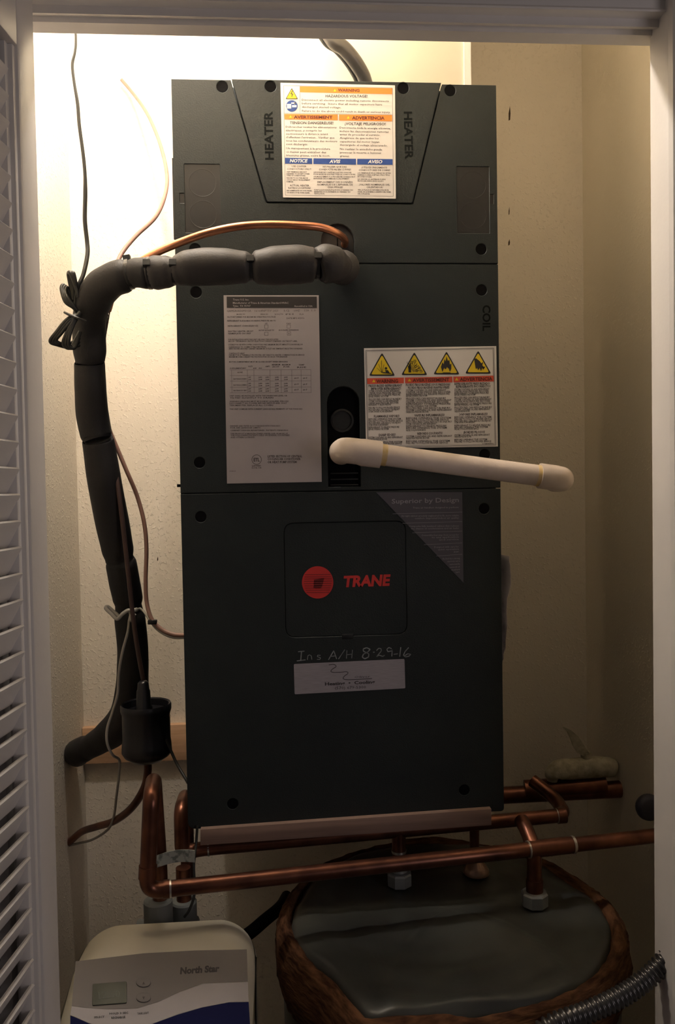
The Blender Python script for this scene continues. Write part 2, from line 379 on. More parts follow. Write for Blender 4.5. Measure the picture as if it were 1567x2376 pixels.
# ------------------------------------------------------------------ louvred bifold door, folded open on the left
def door():
    A = at(80, 78, YO); A.z = 0                               # far edge of the visible face
    dcam = (FW*1.0 + RT*(0.045)); dcam.z = 0; dcam.normalize()   # runs away from the viewer
    dn = -dcam                                                # towards the room
    nrm = Vector((dn.y, -dn.x, 0)); nrm = nrm if nrm.x < 0 else -nrm   # into the leaf (left)
    TH = 0.034; ZT = 2.235
    root = bpy.data.objects.new('door_1', None); root.location = A; COL.objects.link(root)
    structure(root); root['label'] = 'white louvred folding door leaf folded open at the left of the closet'
    def P(t, e, z): return A+dn*t+nrm*e+Vector((0, 0, z))
    def blk(name, t0, t1, e0, e1, z0, z1, bev=0.002, m=M_WHITE):
        vs = [P(t, e, z) for z in (z0, z1) for t, e in ((t0, e0), (t1, e0), (t1, e1), (t0, e1))]
        return mesh(name, vs, [(0, 3, 2, 1), (4, 5, 6, 7), (0, 1, 5, 4), (1, 2, 6, 5), (2, 3, 7, 6), (3, 0, 4, 7)], m, root, bevel=bev)
    WD = 0.36; SW = 0.050; ztop = 1.995
    blk('stile', 0, SW, 0, TH, 0.012, ZT, 0.004); blk('stile', WD-SW, WD, 0, TH, 0.012, ZT, 0.004)
    blk('rail', SW, WD-SW, 0.0005, TH-0.0005, ztop, ZT); blk('rail', SW, WD-SW, 0.0005, TH-0.0005, 0.012, 0.16)
    blk('bead', SW-0.001, SW+0.007, 0.004, TH-0.004, 0.16, ztop, 0.0015); blk('bead', SW+0.006, SW+0.015, 0.0095, TH-0.0095, 0.16, ztop, 0.0015)
    sl = None; z = 0.18; i = 0
    while z < ztop-0.022:
        # slat: outer edge high, tilts down into the leaf
        c = [(0.0085, 0.0115), (0.0065, 0.0155), (0.0085, 0.0175), (0.0120, 0.0165), (0.0265, -0.011), (0.0285, -0.0155), (0.0235, -0.0155)]
        if sl is None:
            vs = [P(t, e, zz)-A for t in (SW+0.013, WD-SW) for e, zz in c]; k = len(c)
            me = bpy.data.meshes.new('slat'); me.from_pydata([tuple(v) for v in vs], [], [(j, (j+1) % k, k+(j+1) % k, k+j) for j in range(k)]+[tuple(range(k))[::-1], tuple(range(k, 2*k))]); me.materials.append(M_WHITE)
            bm = bmesh.new(); bm.from_mesh(me); bmesh.ops.recalc_face_normals(bm, faces=bm.faces); bm.to_mesh(me); bm.free(); sl = me
        o = bpy.data.objects.new('slat', sl); COL.objects.link(o); o.parent = root; o.location = (0, 0, z); z += 0.0310
    # second leaf folded behind the first (seen only from the side)
    e0 = TH+0.006
    r2 = bpy.data.objects.new('door_2', None); r2.location = A+nrm*e0; COL.objects.link(r2); structure(r2)
    for t0, t1, z0, z1 in ((0, SW, 0.012, ZT), (WD-SW, WD, 0.012, ZT), (SW, WD-SW, ztop, ZT), (SW, WD-SW, 0.012, 0.16)):
        vs = [P(t, e, zz) for zz in (z0, z1) for t, e in ((t0, e0), (t1, e0), (t1, e0+TH), (t0, e0+TH))]
        mesh('stile' if t1-t0 < 0.1 else 'rail', vs, [(0, 3, 2, 1), (4, 5, 6, 7), (0, 1, 5, 4), (1, 2, 6, 5), (2, 3, 7, 6), (3, 0, 4, 7)], M_WHITE, r2, bevel=0.002)
    z = 0.18
    while z < ztop-0.022:
        o = bpy.data.objects.new('slat', sl); COL.objects.link(o); o.parent = r2; o.location = (0, 0, z); z += 0.0310
door()

# ------------------------------------------------------------------ bulb on the closet ceiling (above the picture)
lamp = thing('ceiling_lamp', 'bare bulb in a holder hanging from the closet ceiling', 'lamp', (BULB.x, BULB.y, ZC))
tube('cord', [(BULB.x, BULB.y, ZC), (BULB.x, BULB.y, BULB.z+0.1)], 0.004, M_BCABLE, lamp, smooth=False)
MB().lathe((BULB.x, BULB.y, BULB.z+0.11), [(0.006, 0), (0.018, -0.008), (0.020, -0.03), (0.020, -0.06)]).build('lamp_holder', M_WHITE, lamp, smooth=True, auto=40)
MB().lathe((BULB.x, BULB.y, BULB.z), [(0.001, -0.032), (0.015, -0.028), (0.026, -0.016), (0.030, 0), (0.026, 0.018), (0.016, 0.036), (0.013, 0.05)], seg=16).build('bulb', M_BULB, lamp, smooth=True)

# ------------------------------------------------------------------ air handler
YF = 1.40
UX0, UX1, UZ0, UZ1 = -0.1645, 0.3820, CAMZ-0.5715, CAMZ+0.679
def U(px, py): p = at(px, py, YF); return (p.x, p.z)
zs1 = (U(1000, 612)[1]+U(1150, 612)[1])/2; zs2 = (U(430, 1148)[1]+U(1160, 1130)[1])/2
ah = thing('air_handler', 'tall charcoal upright air handler cabinet with white warning stickers', 'air handler', ((UX0+UX1)/2, 1.66, UZ0))
MB().box(UX0+0.004, UX1-0.003, YF+0.018, 1.93, UZ0+0.002, UZ1-0.003).build('cabinet', M_UNIT, ah, bevel=0.002)
MB().box(UX0, UX0+0.0035, YF+0.004, YF+0.06, UZ0+0.02, UZ1).build('side_flange', M_UNIT, ah)
ltab = at(411, 1127, YF+0.03)
MB().box(UX0-0.008, UX0+0.002, YF+0.02, YF+0.03, ltab.z-0.0025, ltab.z+0.0025).build('tab', M_BLACK, ah)
HR = 13/F_PX*YF
def stadium_top(x0, x1, zt, zb, n=10):
    r = (x1-x0)/2; cx = (x0+x1)/2
    return [(x0, zb), (x1, zb)]+[(cx+r*cos(pi*k/n), zt-r+r*sin(pi*k/n)) for k in range(n+1)]
# trapezoid heater cover
t4 = [U(538, 189), U(1024, 189), U(957, 471), U(620, 469)]
t4[0] = (t4[0][0], UZ1+0.001); t4[1] = (t4[1][0], UZ1+0.001); zt_ = (t4[2][1]+t4[3][1])/2; t4[2] = (t4[2][0], zt_); t4[3] = (t4[3][0], zt_)
g = 0.0018
upper = [(UX0, zs1+g/2), (UX1, zs1+g/2), (UX1, UZ1-0.001), (t4[1][0]+g, UZ1-0.001), (t4[2][0]+g, t4[2][1]-g), (t4[3][0]-g, t4[3][1]-g), (t4[0][0]-g, UZ1), (UX0, UZ1)]
upper = arc_corner(upper, [0, 0, 0, 0, 0.004, 0.004, 0, 0], 3)
def scr(px, py): return U(px, py)
HO_U = [scr(516, 201), scr(1045, 210), scr(453, 578), scr(1117, 578)]
HO_H = [scr(628, 201), scr(936, 205)]
HO_M = [scr(455, 678), scr(1118, 673), scr(463, 1073), scr(1125, 1055)]
HO_L = [scr(466, 1199), scr(1124, 1180), scr(540, 1865), scr(1078, 1833)]
entry = stadium_top(U(746, 560)[0], U(822, 560)[0], U(783, 519)[1], zs1+0.004)
kl = [U(431, 540), U(510, 540), U(510, 381), U(431, 381)]; kr = [U(1062, 541), U(1135, 541), U(1135, 387), U(1062, 387)]
def rectn(q): x0 = min(p[0] for p in q); x1 = max(p[0] for p in q); z0 = min(p[1] for p in q); z1 = max(p[1] for p in q); return [(x0, z0), (x1, z0), (x1, z1), (x0, z1)]
sl_ = rectn([U(417, 448), U(430, 471)]); sr_ = rectn([U(1135, 451), U(1146, 473)])
sl_ = [(min(x, rectn(kl)[0][0]-0.0015), z) for x, z in sl_]; sr_ = [(max(x, rectn(kr)[1][0]+0.0015), z) for x, z in sr_]
up = plate('upper_panel', upper, [circle(*c, HR) for c in HO_U]+[entry, arc_corner(rectn(kl), 0.001, 2), arc_corner(rectn(kr), 0.001, 2), sl_, sr_], YF, 0.014, M_UNIT, ah)
hp = plate('heater_access_panel', arc_corner([t4[3], t4[2], t4[1], t4[0]], [0.004, 0.004, 0, 0], 3), [circle(*c, HR) for c in HO_H], YF-0.001, 0.014, M_UNIT, ah)
slot = stadium_top(U(760, 1000)[0], U(836, 1000)[0], U(798, 896)[1], zs2+0.007)
mp_ = plate('coil_panel', [(UX0, zs2+g/2), (UX1, zs2+g/2), (UX1, zs1-g/2), (UX0, zs1-g/2)], [circle(*c, HR) for c in HO_M]+[slot], YF, 0.014, M_UNIT, ah)
rr = rectn([U(663, 1480), U(942, 1208)]); rr_i = [(x+sx*0.0007, z+sz*0.0007) for (x, z), (sx, sz) in zip(rr, ((1, 1), (-1, 1), (-1, -1), (1, -1)))]
lp = plate('blower_panel', arc_corner([(UX0, UZ0-0.006), (UX1, UZ0+0.001), (UX1, zs2-g/2), (UX0, zs2-g/2)], [0.014, 0.006, 0, 0], 5),
           [circle(*c, HR) for c in HO_L]+[arc_corner(rr, 0.018, 6)], YF, 0.014, M_UNIT, ah)
bp_ = plate('badge_plate', arc_corner(rr_i, 0.0175, 6), [], YF+0.0008, 0.012, M_UNIT, ah)
c = U(807, 1478); MB().box(c[0]-0.010, c[0]+0.010, YF-0.0006, YF+0.002, c[1]-0.004, c[1]+0.005).build('finger_tab', M_UNIT2, bp_, bevel=0.0015)
MB().box(kl[0][0]-0.02, kl[0][0]+0.08, YF+0.0012, YF+0.006, kl[0][1]-0.01, kl[2][1]+0.01).build('knockout', M_KNOCK, up)
MB().box(kr[0][0]-0.02, kr[0][0]+0.065, YF+0.0012, YF+0.006, kr[0][1]-0.01, kr[2][1]+0.01).build('knockout', M_KNOCK, up)
for k in (kl, kr):
    q = rectn(k); cx = (q[0][0]+q[1][0])/2; hgt = q[2][1]-q[0][1]
    for fz in (0.27, 0.73):
        MB().lathe((cx, YF+0.0012, q[0][1]+hgt*fz), [(0.0235, 0.001), (0.0235, -0.0001), (0.0225, -0.0002), (0.0215, 0.0003)], seg=28, axis='y').build('knockout_disc', M_KNOCK, up, smooth=True, auto=30)
for hs, pa in ((HO_U, up), (HO_H, hp), (HO_M, mp_), (HO_L, lp)):
    for (x, z) in hs:
        o = MB()
        o.lathe((x, 0, z), [(HR+0.0008, YF+0.001), (HR-0.0002, YF+0.0095), (0.0002, YF+0.010)], seg=20, axis='y')
        o.lathe((x, 0, z), [(0.0045, YF+0.0098), (0.0045, YF+0.0065), (0.003, YF+0.0055), (0.0028, YF+0.0075), (0.0002, YF+0.0078)], seg=6, axis='y')
        o.build('screw', M_BLACK, pa, smooth=True, auto=35)
# refrigerant entry recess and grommet plates
MB().box(entry[0][0]-0.004, entry[1][0]+0.004, YF+0.006, YF+0.010, zs1-0.01, entry[6][1]+0.03).build('entry_plate', M_KNOCK, up)
ep = entry; cxm = (ep[0][0]+ep[1][0])/2
MB().box(cxm-0.001, cxm+0.001, YF+0.005, YF+0.0065, zs1, ep[0][1]+0.05).build('entry_seam', M_BLACK, up)
# drain slot
q0, q1 = slot[0], slot[1]
MB().box(q0[0]-0.005, q1[0]+0.005, YF+0.012, YF+0.0165, q0[1]-0.004, slot[6][1]+0.03).build('drain_recess', M_BLACK, mp_)
c = U(795, 975); MB().lathe((c[0], 0, c[1]), [(0.020, YF+0.012), (0.020, YF+0.006), (0.0165, YF+0.004), (0.016, YF+0.007), (0.0002, YF+0.007)], axis='y').build('drain_plug', M_UNIT2, mp_, smooth=True, auto=35)
for y in (1098, 1112, 1125):
    c = U(798, y); MB().box(q0[0]+0.004, q1[0]-0.004, YF+0.004, YF+0.012, c[1]-0.0012, c[1]+0.0012).build('rib', M_UNIT2, mp_, bevel=0.0005)
# a raised border round the drain slot and the coil panel edge
YS = YF-0.0015
def sticker(name, corners, y, m, label, parent, r=0.0, th=0.0005):
    pts = [at(px, py, y) for px, py in corners]
    ot = arc_corner([(p.x, p.z) for p in pts][::-1], r, 3) if r else [(p.x, p.z) for p in pts][::-1]
    n = len(ot); vs = [(x, y, z) for x, z in ot]+[(x, y+th, z) for x, z in ot]
    o = mesh(name, vs, [tuple(range(n)), tuple(range(n, 2*n))[::-1]]+[(i, (i+1) % n, n+(i+1) % n, n+i) for i in range(n)], m, parent)
    o['label'] = label; return o
# --- embossed words
f = Flat(YF-0.0012-0.001)
f.text('HEATER', 634, 371, 629, 257, 19, bold=0.03)
f2 = Flat(YF-0.0022); f2.v, f2.f = [], []
# rotated words need an explicit up direction
def vtext(F, t, x0, y0, x1, y1, h, side, bold=0.03):
    vs, fs = text_mesh(t, bold, 3); xa = min(v[0] for v in vs); xb = max(v[0] for v in vs)
    d = Vector((x1-x0, y1-y0)); L = d.length; d /= L; u = Vector((side, 0)); n = len(F.v); F.b.append(len(F.f))
    for v in vs:
        p = Vector((x0, y0))+d*((v[0]-xa)/(xb-xa)*L)+u*(v[1]/0.73*h); F.v.append(on_plane(p.x, p.y, F.P, F.N))
    F.f += [tuple(i+n for i in q) for q in fs]
F = Flat(YF-0.0012); vtext(F, 'HEATER', 635, 371, 632, 258, 20, -1); vtext(F, 'HEATER', 938, 259, 941, 370, 19, 1)
F.build('heater_lettering', M_EMB, hp, split=True)
F = Flat(YF-0.0003); vtext(F, 'COIL', 1121, 708, 1121, 768, 18, 1); F.build('coil_lettering', M_EMB, mp_)

# --- big hazard sticker
def warn_tri(Fy, Fk, cx, cy, h, w=None, k=0.0):
    w = w or h*1.15
    def tri(F, s, cyo=0): F.poly(arc2([(cx, cy-h/2*s+cyo), (cx+w/2*s, cy+h/2*s+cyo), (cx-w/2*s, cy+h/2*s+cyo)], h*0.05))
    tri(Fk, 1.0); tri(Fy, 0.84, h*0.02)
def arc2(p, r): return arc_corner(p, r, 3)
st = sticker('hazard_sticker', [(651, 192), (917, 198), (919, 461), (657, 458)], YS-0.001, M_STK, 'large white electrical hazard sticker at the top centre of the cabinet', ah, 0.0008)
y1, y2, y3, y4 = YS-0.0013, YS-0.0016, YS-0.0019, YS-0.0022
s1 = 290/1567.0
def C(x, y): return (640+x*s1, 180+y*s1)
fo = Flat(y1)
fo.poly([C(304, 110), C(1462, 134), C(1460, 208), C(306, 182)])
fo.poly([C(110, 456), C(777, 463), C(777, 535), C(112, 524)]); fo.poly([C(797, 463), C(1460, 470), C(1460, 548), C(797, 538)])
fo.build('orange_banner', M_ORANGE, st, split=True)
fb = Flat(y1)
fb.poly([C(116, 1005), C(457, 1012), C(458, 1083), C(118, 1079)]); fb.poly([C(473, 1012), C(1008, 1018), C(1008, 1092), C(473, 1083)]); fb.poly([C(1023, 1018), C(1466, 1022), C(1466, 1094), C(1023, 1090)])
cc = C(203, 356); fb.poly([(cc[0]+13.4*cos(a*pi/14), cc[1]+13.4*sin(a*pi/14)) for a in range(28)])
fb.build('blue_banner', M_BLUE, st, split=True)
fk = Flat(y1); fy = Flat(y2); fk2 = Flat(y3)
for a, b in (((100, 100), (1464, 130)), ((1464, 130), (1476, 1488)), ((1476, 1488), (120, 1474)), ((120, 1474), (100, 100)), ((304, 108), (306, 440)), ((108, 446), (1460, 466)), ((777, 463), (777, 536)), ((797, 463), (797, 538))):
    fk.line(*C(*a), *C(*b), 0.55)
cc = C(202, 200); warn_tri(fy, fk, cc[0], cc[1], 26, 29)
fk2.stroke([C(215, 160), C(190, 205), C(215, 205), C(200, 240)], 1.6)
fw_ = Flat(y2); 
for a, b, c_, d in ((140, 330, 195, 388), (205, 345, 262, 372), (195, 312, 250, 328)):
    fw_.poly([C(a, b), C(c_, b), C(c_, d), C(a, d)])
fw_.poly([C(235, 304), C(255, 320), C(235, 336)])
def T(F, s, x0, y0, x1, y1_, h, bold=0.02, shear=0, res=2): F.text(s, *C(x0, y0), *C(x1, y1_), h*s1, bold, shear, res)
fB = Flat(y2)
T(fB, 'WARNING', 778, 172, 1052, 178, 36, 0.035); T(fB, 'AVERTISSEMENT', 226, 512, 713, 515, 38, 0.04); T(fB, 'ADVERTENCIA', 957, 523, 1367, 526, 40, 0.04)
fyt = Flat(y2)
for x, y in ((742, 160), (187, 490), (910, 500)): fyt.poly([C(x-18, y+15), C(x+18, y+15), C(x, y-18)])
T(fk, 'HAZARDOUS VOLTAGE!', 624, 246, 1150, 250, 34, 0.015)
T(fk, 'TENSION DANGEREUSE!', 178, 582, 722, 586, 34, 0.015); T(fk, '¡VOLTAJE PELIGROSO!', 868, 594, 1378, 598, 34, 0.015)
fg = Flat(y1)
for s, x0, y0, x1, yy in (('Disconnect all electric power including remote disconnects', 328, 290, 1420, 306), ('before servicing.  Insure that all motor capacitors have', 328, 334, 1336, 350),
    ('discharged stored voltage.', 328, 378, 822, 386), ('Failure to do the above could result in death or serious injury.', 330, 428, 1440, 446),
    ('Débrancher toutes les alimentations', 126, 628, 762, 636), ('électriques, y compris les', 128, 672, 578, 676), ('sectionneurs à distance avant', 130, 716, 656, 720),
    ('d\'effectuer l\'entretien.  Vérifier que', 130, 758, 738, 766), ('tous les condensateurs des moteurs', 130, 802, 772, 810), ('sont déchargés.', 132, 844, 404, 848),
    ('Un manquement à la procédure', 132, 896, 684, 906), ('ci-dessus peut entraîner des', 134, 942, 632, 948), ('blessures graves, voire la mort.', 134, 986, 682, 992),
    ('Desconecte toda la energía eléctrica,', 802, 638, 1444, 650), ('incluso las desconexiones remotas', 802, 682, 1416, 692), ('antes de proceder al servicio.', 804, 724, 1312, 732),
    ('Asegúrese de que todos los', 804, 768, 1290, 774), ('capacitores del motor hayan', 804, 812, 1300, 818), ('descargado el voltaje almacenado.', 804, 854, 1404, 864),
    ('No realizar lo antedicho puede', 806, 906, 1334, 914), ('provocar la muerte o lesiones', 806, 950, 1322, 956), ('graves.', 806, 994, 928, 996)):
    T(fg, s, x0, y0, x1, yy, 25, 0.012, res=1)
for s, x0, y0, x1, yy in (('USE COPPER', 198, 1122, 386, 1124), ('CONDUCTORS ONLY!', 142, 1156, 446, 1158), ('ACTUAL HEATER', 178, 1362, 420, 1364), ('RATING LOCATION!', 160, 1394, 436, 1396),
    ('N\'UTILISER QUE DES', 592, 1128, 890, 1130), ('CONDUCTEURS EN CUIVRE!', 542, 1162, 944, 1164), ('EMPLACEMENT DES DONNÉES', 522, 1320, 966, 1322), ('NOMINALES DE L\'APPAREIL DE', 522, 1352, 966, 1354), ('CHAUFFAGE!', 650, 1384, 842, 1386),
    ('¡UTILICE ÚNICAMENTE', 1078, 1136, 1398, 1138), ('CONDUCTORES DE COBRE!', 1042, 1170, 1436, 1172), ('¡VALORES NOMINALES DEL', 1046, 1352, 1432, 1354), ('CALENTADOR!', 1140, 1384, 1344, 1386)):
    T(fg, s, x0, y0, x1, yy, 22, 0.015, res=1)
for s, x0, y0, x1 in (('UNIT TERMINALS ARE NOT', 134, 1190, 390), ('DESIGNED TO ACCEPT OTHER', 134, 1214, 426), ('TYPES OF CONDUCTORS.', 136, 1236, 376), ('FAILURE TO DO THE ABOVE', 136, 1266, 404), ('COULD RESULT IN EQUIPMENT', 136, 1290, 432), ('DAMAGE.', 136, 1312, 222),
    ('SEE NAMEPLATE ON COIL PANEL', 138, 1424, 456), ('OR INSIDE OF BLOWER PANEL.', 138, 1450, 430),
    ('LES BORNES DE L\'UNITÉ NE SONT PAS CONÇUES', 476, 1196, 950), ('POUR RECEVOIR D\'AUTRES TYPES DE CONDUCTEURS.', 476, 1220, 1002), ('UN MANQUEMENT À LA PROCÉDURE CI-DESSUS PEUT', 476, 1250, 998), ('ENTRAÎNER DES DOMMAGES À L\'ÉQUIPEMENT.', 476, 1274, 926),
    ('VOIR PLAQUE SIGNALÉTIQUE SUR LE PANNEAU DU', 480, 1416, 970), ('SERPENTIN OU À L\'INTÉRIEUR DU PANNEAU DU', 480, 1440, 936), ('VENTILATEUR.', 480, 1462, 616),
    ('LOS TERMINALES DE LA UNIDAD NO ESTÁN', 1028, 1204, 1442), ('DISEÑADOS PARA ACEPTAR OTROS TIPOS', 1028, 1228, 1430), ('DE CONDUCTORES.', 1028, 1250, 1208), ('NO SEGUIR LO ANTERIOR PUEDE', 1028, 1282, 1378), ('PROVOCAR DAÑOS EN EL EQUIPO.', 1028, 1304, 1356),
    ('VEA LA PLACA DE INFORMACIÓN EN EL', 1030, 1416, 1420), ('PANEL DE LA BOBINA O DENTRO DEL PANEL', 1030, 1440, 1448), ('DEL SOPLADOR.', 1030, 1464, 1182)):
    T(fg, s, x0, y0, x1, y0+3, 17, 0.02, res=1)
fW = Flat(y2); T(fW, 'NOTICE', 176, 1062, 394, 1064, 42, 0.035, 0.2); T(fW, 'AVIS', 672, 1070, 806, 1071, 42, 0.035, 0.2); T(fW, 'AVISO', 1156, 1074, 1334, 1075, 42, 0.035, 0.2)
fk.build('black_print', M_INK, st); fg.build('fine_print', M_INKG, st); fy.build('hazard_triangle', M_YEL, st, split=True); fk2.build('lightning_symbol', M_INK, st)
fw_.build('plug_symbol', M_WINK, st); fB.build('banner_lettering', M_INKB, st, split=True); fyt.build('alert_symbol', M_YEL, st, split=True); fW.build('white_lettering', M_WINK, st, split=True)

# --- rating sticker (QR code left out)
rs = sticker('rating_sticker', [(519, 685), (740, 685), (747, 1118), (527, 1122)], YF-0.0008, M_STK2, 'tall grey-white rating plate sticker with black header', ah)
ry = YF-0.0011; ry2 = YF-0.0014
s2 = 270/1365.0
def D(x, y): return (500+x*s2, 670+y*s2)
fk = Flat(ry); fk.poly([D(132, 92), D(1190, 92), D(1192, 226), D(134, 224)]); fk.build('black_header', M_INK, rs)
fw_ = Flat(ry2)
for s, x0, y0, x1 in (('Trane U.S. Inc.', 205, 138, 395), ('Manufacturer of Trane & American Standard HVAC', 205, 176, 858), ('Tyler, TX 75707', 205, 212, 412), ('Assembled in USA', 925, 214, 1140)):
    fw_.text(s, *D(x0, y0), *D(x1, y0), 22*s2, 0.01, 0, 1)
fw_.build('header_lettering', M_STK2, rs, split=True)
fg = Flat(ry); fl = Flat(ry)
def L2(s, x0, y0, x1, h=18, b=0.02): fg.text(s, *D(x0, y0), *D(x1, y0-2), h*s2, b, 0, 1)
L2('GAM5A0A36M31SA', 136, 272, 420, 24, 0.0); L2('16164NFT5V', 462, 270, 660, 24, 0.0); L2('208/230', 676, 270, 740, 24, 0); L2('1/2', 806, 268, 870, 24, 0); L2('60HZ', 920, 268, 990, 24, 0); L2('3.5A', 1042, 266, 1098, 24, 0); L2('1.0', 1130, 266, 1178, 24, 0)
for s, x0, x1 in (('MODEL NO', 250, 350), ('SERIAL NO', 528, 620), ('VOLTS', 694, 796), ('PH', 826, 916), ('FLA', 988, 1038)): L2(s, x0, 306, x1, 14)
for s, x0, y0, x1 in (('FACTORY WIRED FOR MAXIMUM OPERATING VOLTAGE', 140, 340, 706), ('REFRIGERANT R-410A MAX WORKING PRESSURE 480 PSI', 140, 384, 706), ('DATE MFG 4/2016', 836, 354, 1044), ('REFRIGERANT CHARGE(LB/OZ)', 146, 444, 500), ('FACTORY INSTALLED TXV', 510, 496, 690), ('NON BLEED EXPANSION', 744, 494, 976),
    ('ELECTRIC HEATER: SEE KIT', 150, 508, 446), ('NAMEPLATE ON UNIT', 152, 534, 420), ('FOR INSTALLATION WITH THIS UNIT USE ONLY THE KITS LISTED', 152, 604, 740), ('BELOW. THE BRANCH CIRCUIT SELECTION CURRENT IS MARKED ON THE KIT LABEL', 154, 624, 962),
    ('SUITABLE FOR USE WITH COPPER CONDUCTORS ONLY. MINIMUM CIRCUIT AMPACITY IS SHOWN BELOW', 152, 664, 1026), ('CLEARANCE TO COMBUSTIBLE MATERIAL', 154, 692, 600), ('ZERO INCHES AROUND CABINET. MAXIMUM OUTLET AIR TEMPERATURE IS TWO HUNDRED', 156, 712, 1024),
    ('* WITHOUT HEAT', 160, 768, 344), ('FAN MOTOR IS THERMALLY PROTECTED. SEE TABLE FOR HEATER COMBINATIONS IN SERVICE', 160, 786, 1044), ('MAXIMUM OVERCURRENT PROTECTION FUSE OR HACR TYPE BREAKER', 160, 808, 846), ('MOTOR COMPARTMENT MUST BE CLOSED EXCEPT WHEN SERVICING', 162, 866, 848),
    ('SUPPLEMENTARY', 170, 942, 362), ('VOLTS', 384, 920, 436), ('KW', 446, 942, 484), ('PH', 512, 942, 544), ('AMPS', 586, 920, 640), ('MINIMUM', 664, 900, 760), ('MAXIMUM', 784, 900, 880), ('CIRCUIT', 664, 924, 750), ('FUSE', 800, 924, 870), ('TEMP', 976, 902, 1046), ('NONE', 260, 990, 320), ('RISE', 960, 930, 1066),
    ('UNIT SHALL BE INSTALLED WITH THE DRAIN PAN LEVEL OR', 166, 1264, 844), ('TILTED SLIGHTLY TO DRAIN', 170, 1288, 680), ('WARNING SERVICING MUST BE DONE BY QUALIFIED PERSONS', 166, 1330, 858), ('DISCONNECT ALL POWER BEFORE SERVICE AND WAIT', 166, 1352, 840), ('TEN MINUTES. REPLACE ALL COVERS', 166, 1376, 680),
    ('THIS UNIT COMPLIES WITH CURRENT LEAKAGE REQUIREMENTS OF THE STANDARD', 166, 1420, 1024), ('DESIGNED AND TESTED IN ACCORDANCE WITH STANDARDS', 174, 1618, 762), ('FOR AIR LEAKAGE LIMITS', 176, 1640, 530), ('CABINET DESIGN REGISTERED. PATENTS PENDING', 176, 1670, 852), ('THIS PRODUCT IS MANUFACTURED UNDER ONE OR MORE OF', 176, 1708, 850), ('THE FOLLOWING PATENTS HELD IN SEVERAL COUNTRIES', 178, 1728, 872), ('AND OTHERS LICENSED', 178, 1752, 464)):
    L2(s, x0, y0, x1, 17)
for s, y0, x1 in (('LISTED SECTION OF CENTRAL', 1978, 1018), ('COOLING AIR CONDITIONER', 2010, 1000), ('OR HEAT PUMP SYSTEM', 2046, 954)): L2(s, 612, y0, x1, 26, 0.03)
L2('C-UL US', 424, 2110, 540, 18); L2('LISTED', 430, 2086, 538, 18)
L2('D344123', 168, 2146, 240, 12)
for i, y in enumerate((1058, 1130, 1194)):
    L2('BAYEAAC0%dBK1' % (5+i*3), 214, y+8, 370, 16)
    for x in (386, 506, 588, 700, 806): L2('240', x, y-12, x+(44 if x > 500 else 32), 15); L2('208', x, y+14, x+(44 if x > 500 else 32), 15)
    for x in (926, 1028): L2('60 F', x, y, x+50, 18)
for y in (952, 1018, 1084, 1156, 1222): fl.line(*D(170, y), *D(1124, y-4), 0.5)
for x in (190, 374, 452, 640, 770, 896, 1006, 1120): fl.line(*D(x, 952), *D(x+4, 1222), 0.5)
for x, y in ((598, 444), (860, 442), (598, 528), (864, 524)): fl.frame(*D(x-20, y-20), *D(x+20, y+20), 0.6)
L2('X', 856, 534, 872, 18); L2('OZ', 582, 416, 612, 14); L2('TXV', 832, 416, 886, 14)
cc = D(484, 2004)
fl.stroke([(cc[0]+11*cos(a*pi/14), cc[1]+11*sin(a*pi/14)) for a in range(29)], 1.1); fg.text('ETL', cc[0]-7, cc[1]+4, cc[0]+7, cc[1]+4, 8, 0.04)
fg.build('fine_print', M_INKG, rs); fl.build('table_lines', M_INKG, rs)

# --- four-triangle sticker
ws = sticker('warning_sticker', [(845, 808), (1152, 803), (1156, 1036), (850, 1041)], YF-0.0008, M_STK, 'white warning sticker with four yellow hazard triangles', ah)
s3 = 440/1567.0
def E(x, y): return (740+x*s3, 780+y*s3)
fk = Flat(ry); fk3 = Flat(ry-0.0006); fy = Flat(ry-0.0003); fr = Flat(ry); fb_ = Flat(ry-0.0003)
fk.stroke([E(388, 118), E(1446, 98), E(1464, 900), E(404, 924), E(388, 118)], 0.9); fk.stroke([E(396, 126), E(1438, 106), E(1456, 892), E(412, 914), E(396, 126)], 0.5)
for x, y in ((523, 232), (790, 226), (1056, 220), (1318, 214)):
    p = E(x, y); warn_tri(fy, fk, p[0], p[1], 54, 61)
for q in (((398, 348), (704, 342), (704, 390), (400, 396)), ((712, 342), (1104, 334), (1106, 382), (714, 390)), ((1112, 334), (1446, 326), (1448, 374), (1114, 382))): fr.poly([E(*p) for p in q])
for s, x0, y0, x1, yy in (('WARNING', 476, 386, 656, 383), ('AVERTISSEMENT', 776, 378, 1080, 372), ('ADVERTENCIA', 1166, 370, 1436, 365)): fb_.text(s, *E(x0, y0), *E(x1, yy), 29*s3, 0.03)
fyt = Flat(ry-0.0003)
for x, y in ((455, 370), (750, 363), (1140, 355)): fyt.poly([E(x-14, y+11), E(x+14, y+11), E(x, y-14)])
# pictograms: spray and person, shattering block, flame, crushed hand
fk3.stroke([E(520, 200), E(518, 250), E(524, 300)], 0.8); fk3.stroke([E(494, 230), E(524, 304), E(540, 235)], 0.7); fk3.stroke([E(480, 262), E(524, 304)], 0.6)
p = E(556, 266); fk3.poly([(p[0]+3*cos(a), p[1]+3*sin(a)) for a in [k*pi/5 for k in range(10)]]); fk3.poly([E(548, 280), E(572, 280), E(588, 306), E(556, 300)]); fk3.poly([E(530, 296), E(600, 306), E(604, 312), E(528, 306)])
for i in range(9):
    a = radians(12+i*11.5); fk3.stroke([E(750+28*cos(a), 300-30*sin(a)), E(750+(118-i*3)*cos(a)*0.85, 300-(118-i*2)*sin(a)*0.9)], 1.0)
for x, y in ((795, 205), (800, 250), (830, 262), (846, 290), (770, 215), (812, 286)): fk3.frame(*E(x-8, y-8), *E(x+8, y+8), 1.0)
